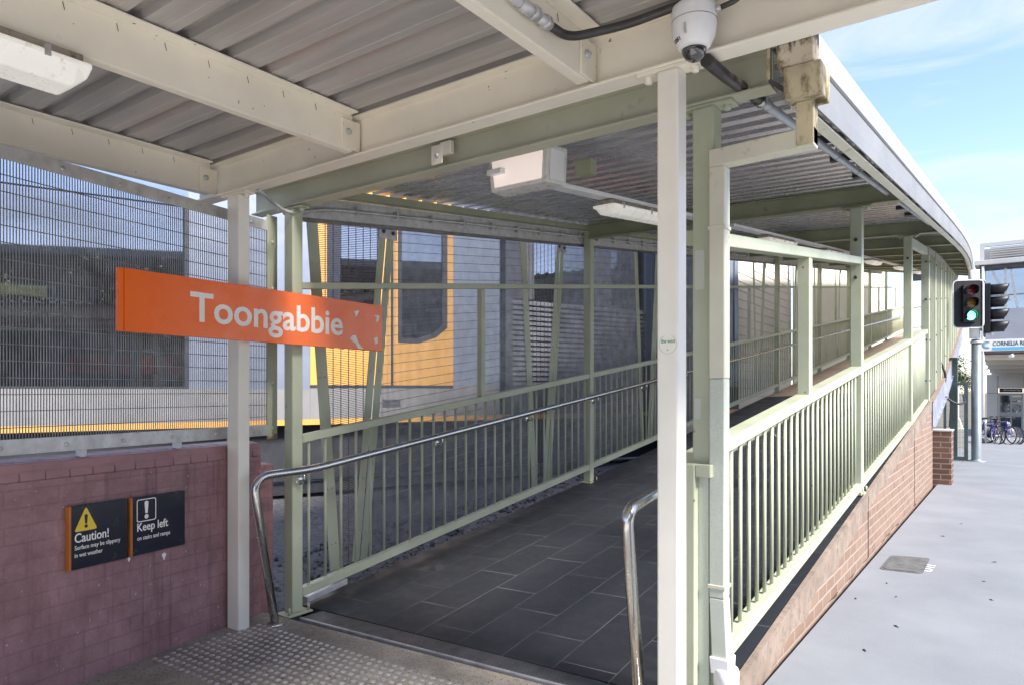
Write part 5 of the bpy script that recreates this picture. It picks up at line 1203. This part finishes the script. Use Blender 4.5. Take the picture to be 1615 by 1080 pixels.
# ---------------- trees
def tree(name, label, x, y, z0, h, cr, n, leaf, group=None, seed=1):
    rnd = random.Random(seed); t = thing(name, label, 'tree', (x, y, z0), group); th_ = h - cr * 1.1
    tr_ = MB().tube([(x, y, z0), (x + .05, y, z0 + th_ * .6), (x - .04, y + .05, z0 + th_), (x, y, z0 + h * .85)], .16 * h / 6, 10, True, .05)
    tips = []
    for k in range(9):
        a = rnd.uniform(0, 6.28); b_ = rnd.uniform(.2, .9); p = V3((x, y, z0 + th_ * rnd.uniform(.65, 1.1))); q = p + V3((math.cos(a) * cr * b_, math.sin(a) * cr * b_, cr * rnd.uniform(.3, 1.2))); tr_.tube([p, (p + q) / 2 + V3((0, 0, .1 * cr)), q], .05 * h / 6, 6, True, .015); tips.append(q)
    obj('trunk', tr_, 'bark', t); mb = MB()
    for k in range(34):
        a, e = rnd.uniform(0, 6.28), rnd.uniform(-.6, 1.4); rr = cr * rnd.uniform(.35, 1); tips.append(V3((x + rr * math.cos(a) * math.cos(e), y + rr * math.sin(a) * math.cos(e), z0 + h - cr * .9 + rr * math.sin(e) * .9)))
    for k in range(n):
        c = rnd.choice(tips) + V3((rnd.gauss(0, 1), rnd.gauss(0, 1), rnd.gauss(0, .8))) * cr * .17; d = V3((rnd.gauss(0, 1), rnd.gauss(0, 1), rnd.gauss(0, .7))).normalized(); u = d.cross(V3((rnd.random(), rnd.random(), 1))).normalized(); L = cr * rnd.uniform(.035, .06)
        mb.add([c, c + d * L + u * L * .45, c + d * L * 2, c + d * L - u * L * .45], [(0, 1, 2, 3)])
    obj('crown', mb, leaf, t); return t
tree('tree', 'bright green tree seen through the gap behind the signal pole', -2.75, 41, -.8, 3.9, 1.2, 6000, 'tree_leaf', None, 3)
tree('street_tree', 'broad street tree across the road, nearest the station', 15, -2, -.15, 6.5, 2.6, 4200, 'tree_leaf', 'street trees across the road', 5)
tree('street_tree', 'street tree across the road, farther behind the view', 16, -8.5, -.15, 7, 2.8, 4200, 'tree_leaf', 'street trees across the road', 8)
# ---------------- station building at the far end
bd = thing('station_building', 'pale station building with an elevated glazed bridge and louvred top at the far end', 'building', (3, 48, -1))
BX0, BX1, BY0, BY1 = -1.45, 14, 40, 57
obj('spandrel', MB().box(BX0, BX1, BY0, BY1, 3.88, 5.30), 'bld_conc', bd)
obj('roof_edge', MB().box(BX0 - .25, BX1, BY0 - .5, BY1, 7.36, 7.58), 'bld_white', bd, .02)
obj('gutter_line', MB().box(BX0 - .05, BX1, BY0 - .3, BY1, 7.20, 7.355), 'train_dark', bd)
obj('louvre_frame', MB().box(BX0 - .05, BX0 + .12, BY0 - .1, BY0 + .1, 7.585, 8.44).box(BX0 + .121, BX1, BY0 - .1, BY0 + .1, 8.27, 8.44).box(BX0 + .121, BX1, BY0 + .2, BY0 + 6, 7.585, 8.2), 'bld_white', bd)
mb = MB()
for k in range(6): z = 7.62 + .108 * k; mb.hexa([(BX0 + .35, BY0 - .09, z), (BX1, BY0 - .09, z), (BX1, BY0 + .05, z + .05), (BX0 + .35, BY0 + .05, z + .05), (BX0 + .35, BY0 - .09, z + .02), (BX1, BY0 - .09, z + .02), (BX1, BY0 + .05, z + .07), (BX0 + .35, BY0 + .05, z + .07)])
each('louvre_blade', mb, 'bld_white', bd)
obj('bridge_glazing', MB().box(BX0 + .05, BX1, BY0 + .12, BY0 + .16, 5.31, 7.19), 'bld_glass', bd)
mb = MB()
for x in (-1.40, -.55, .75, 2.0, 3.3): mb.box(x, x + .09, BY0 - .02, BY0 + .11, 5.305, 7.195)
mb.bar((-1.0, BY0 + .03, 7.1), (-.35, BY0 + .03, 5.7), .05, .09).bar((-.3, BY0 + .0, 7.1), (-.05, BY0 + .0, 5.35), .05, .09)
each('mullion', mb, 'galv', bd)
obj('inner_wall', MB().box(BX0 + .1, BX1, BY0 + 3.0, BY0 + 3.2, 5.31, 7.19), 'bld_white', bd)
mb = MB().box(BX0 + .2, BX1, BY0 - .06, BY0 - .02, 5.95, 6.0)
obj('handrail', mb, 'galv', bd)
obj('soffit', MB().hexa([(BX0, BY0, 3.22), (BX1, BY0, 3.22), (BX1, BY1, 2.55), (BX0, BY1, 2.55), (BX0, BY0, 3.87), (BX1, BY0, 3.87), (BX1, BY1, 3.87), (BX0, BY1, 3.87)]), 'bld_dark', bd)
mb = MB()
for k in range(5): y = BY0 + .6 + 3.2 * k; mb.box(BX0 + .05, BX1, y, y + .25, 2.95 - .135 * k, 3.3 - .135 * k)
each('soffit_beam', mb, 'bld_cream', bd)
obj('awning_edge', MB().box(BX0 + .03, BX1, BY0 - .45, BY0 - .005, 3.22, 3.42), 'bld_dark', bd)
gb = gz(BY1)
obj('lower_wall', MB().box(-1.72, -1.10, 56, 56.3, gb, 2.54).box(.26, 8, 56, 56.3, gb, 2.54).box(-1.099, .259, 56, 56.3, 1.64, 2.54), 'bld_cream', bd)
mb = MB().box(-1.12, -1.095, 55.99, 55.999, gb, 2.5).box(-1.7, .8, 55.99, 55.998, 1.30, 1.325).box(.27, .29, 55.99, 55.999, gb, 2.5)
each('panel_joint', mb, 'bld_dark', bd)
obj('door_sign', MB().box(-1.03, .20, 55.93, 55.985, 1.36, 1.63), 'navy', bd)
obj('door_sign_text', text_mb('Lift to footbridge', (-.8, 55.929, 1.44), (1, 0, 0), (0, 0, 1), .9, .12, .003), 'lettering', bd)
dr = obj('door', MB().box(-1.08, -.98, 56.02, 56.12, gb, 1.30).box(.14, .24, 56.02, 56.12, gb, 1.30).box(-.44, -.36, 56.02, 56.12, gb, 1.18).box(-.979, .139, 56.02, 56.12, 1.18, 1.30), 'bld_white', bd)
obj('pane', MB().box(-.975, -.445, 56.05, 56.07, gb + .1, 1.175).box(-.355, .135, 56.05, 56.07, gb + .1, 1.175), 'door_glass', dr)
obj('room_back', MB().box(-1.05, .22, 57.5, 57.6, gb, 1.3), 'frame_green', bd)
tag(obj('drain_pipe', MB().tube([(-1.36, 39.6, gz(39)), (-1.36, 39.6, 3.2), (-1.36, 39.6, 7.3)], .06, 10), 'pvc'), 'thin white pipe up the near corner of the station building', 'pipe')
cam2 = thing('soffit_camera', 'small white camera under the edge of the station building', 'camera', (-.25, 39.6, 3.1))
obj('housing', MB().tube([(-.30, 39.3, 3.06), (-.22, 39.7, 3.10)], .08, 12), 'pvc', cam2); obj('arm', MB().tube([(-.22, 39.7, 3.1), (-.22, 39.75, 3.3)], .03, 8), 'pvc', cam2)
# ---------------- bicycles
def bicycle(label, org, yaw, fmat, lean=6, first=None):
    t = thing('bicycle', label, 'bicycle', org, 'bicycles parked at the rack'); Mx = Matrix.Translation(V3(org)) @ Matrix.Rotation(yaw, 4, 'Z') @ Matrix.Rotation(R(lean), 4, 'X')
    def put(mb): mb.v = [tuple(Mx @ V3(p)) for p in mb.v]; return mb
    rw_, wb = .335, 1.04; A, B = V3((0, 0, rw_)), V3((wb, 0, rw_)); bb = V3((.43, 0, .29)); st_ = V3((.30, 0, .78)); hd, hb_ = V3((.83, 0, .84)), V3((.87, 0, .70))
    def tb_(*seg, r=.016):
        m2 = MB()
        for a, b_ in seg: m2.tube([a, b_], r, 8)
        return m2
    obj('frame', put(tb_((bb, st_), (st_, hd), (bb, hb_), (hd, hb_), (A, bb), (A, st_), r=.018)), fmat, t)
    obj('fork', put(tb_((hb_, B + V3((0, .05, 0))), (hb_, B - V3((0, .05, 0))), r=.012)), fmat, t)
    for c in (A, B):
        w_ = obj('wheel', put(MB().tube([c + V3((rw_ * .93 * math.cos(a), 0, rw_ * .93 * math.sin(a))) for a in [k * math.pi / 14 for k in range(29)]], .010, 6, False)), 'bike_silver', t)
        obj('tyre', put(MB().tube([c + V3((rw_ * math.cos(a), 0, rw_ * math.sin(a))) for a in [k * math.pi / 14 for k in range(29)]], .022, 8, False)), 'tyre', w_)
        m2 = MB().tube([c - V3((0, .05, 0)), c + V3((0, .05, 0))], .02, 8)
        for k in range(14): a = k * math.pi / 7; m2.tube([c + V3((0, .02 * (-1) ** k, 0)), c + V3((rw_ * .92 * math.cos(a), 0, rw_ * .92 * math.sin(a)))], .0025, 4)
        obj('spokes', put(m2), 'bike_silver', w_)
    obj('handlebar', put(MB().tube(fillet([hd, hd + V3((.02, 0, .12)), hd + V3((.06, 0, .16))], .04) , .013, 8).tube([hd + V3((.04, -.29, .17)), hd + V3((.06, 0, .16)), hd + V3((.04, .29, .17))], .013, 8).tube([hd + V3((.04, -.29, .17)), hd + V3((.03, -.18, .168))], .02, 8).tube([hd + V3((.04, .29, .17)), hd + V3((.03, .18, .168))], .02, 8)), 'black', t)
    obj('saddle', put(MB().tube([st_, st_ + V3((-.02, 0, .12))], .013, 8).lathe(st_ + V3((-.02, 0, .12)), [(.0005, .035), (.06, .032), (.085, .012), (.07, 0), (.0005, 0)], 12).lathe(st_ + V3((.10, 0, .125)), [(.0005, .03), (.03, .025), (.035, .01), (.0005, 0)], 10)), 'black', t)
    obj('crankset', put(MB().lathe(bb + V3((0, .035, 0)), [(.0005, 0), (.09, 0), (.09, .006), (.0005, .006)], 16, (0, 1, 0)).tube([bb + V3((0, .05, 0)), bb + V3((.12, .05, -.12))], .01, 6).tube([bb + V3((0, -.05, 0)), bb + V3((-.12, -.05, .12))], .01, 6)), 'tyre', t)
    return t
bicycle('dark blue bicycle nearest the signal pole at the rack', (-1.12, 32.0, gz(32)), R(-62), 'bike_blue', 8)
bicycle('bright blue bicycle leaning in the middle of the parked row', (-.98, 32.2, gz(32.2)), R(-50), 'bike_blue', -7)
bicycle('silver bicycle with its front wheel nearest the right', (-.95, 32.35, gz(32.3)), R(-32), 'bike_silver', 7)
bicycle('orange and black bicycle at the back of the parked row', (-.92, 32.9, gz(32.9)), R(-38), 'bike_orange', 5)
bicycle('black bicycle squeezed behind the blue ones at the rack', (-1.2, 32.6, gz(32.6)), R(-55), 'black', -4)
bicycle('dark silver bicycle half hidden at the back of the rack', (-.85, 33.5, gz(33.5)), R(-48), 'bike_silver', 6)
rk = thing('bike_rack', 'thin steel hoop rack beside the parked bicycles', 'bike rack', (-1.0, 31.3, gz(31.3)))
obj('hoop', MB().tube(fillet([(-1.0, 31.3, gz(31.3)), (-1.0, 31.3, gz(31.3) + .85), (-1.0, 32.3, gz(32) + .85), (-1.0, 32.3, gz(32.3))], .2), .03, 10), 'galv', rk)
# tag the setting's leftovers
# ---------------- unseen shops added across the road to darken the train window reflections
sp = thing('shop_building', 'two storey brick shop row with an awning across the road', 'building', (23, 5, -.15))
obj('wall', MB().box(21, 29, -30, 16, -.2, 8.2), 'brick_pier', sp)
obj('parapet', MB().box(20.9, 29.1, -30.1, 16.1, 8.201, 8.6), 'concrete', sp, .03)
obj('awning', MB().box(17.8, 20.99, -30, 16, 3.1, 3.4), 'bld_dark', sp, .03)
for k in range(14):
    y = -28 + 3.2 * k
    w_ = obj('window', MB().box(20.93, 20.995, y, y + 1.5, 4.6, 6.6), 'bld_white', sp); obj('pane', MB().box(20.9, 20.929, y + .1, y + 1.4, 4.7, 6.5), 'train_dark', w_)
    w_ = obj('shopfront', MB().box(20.93, 20.995, y - .6, y + 2.3, 0, 2.9), 'train_dark', sp)
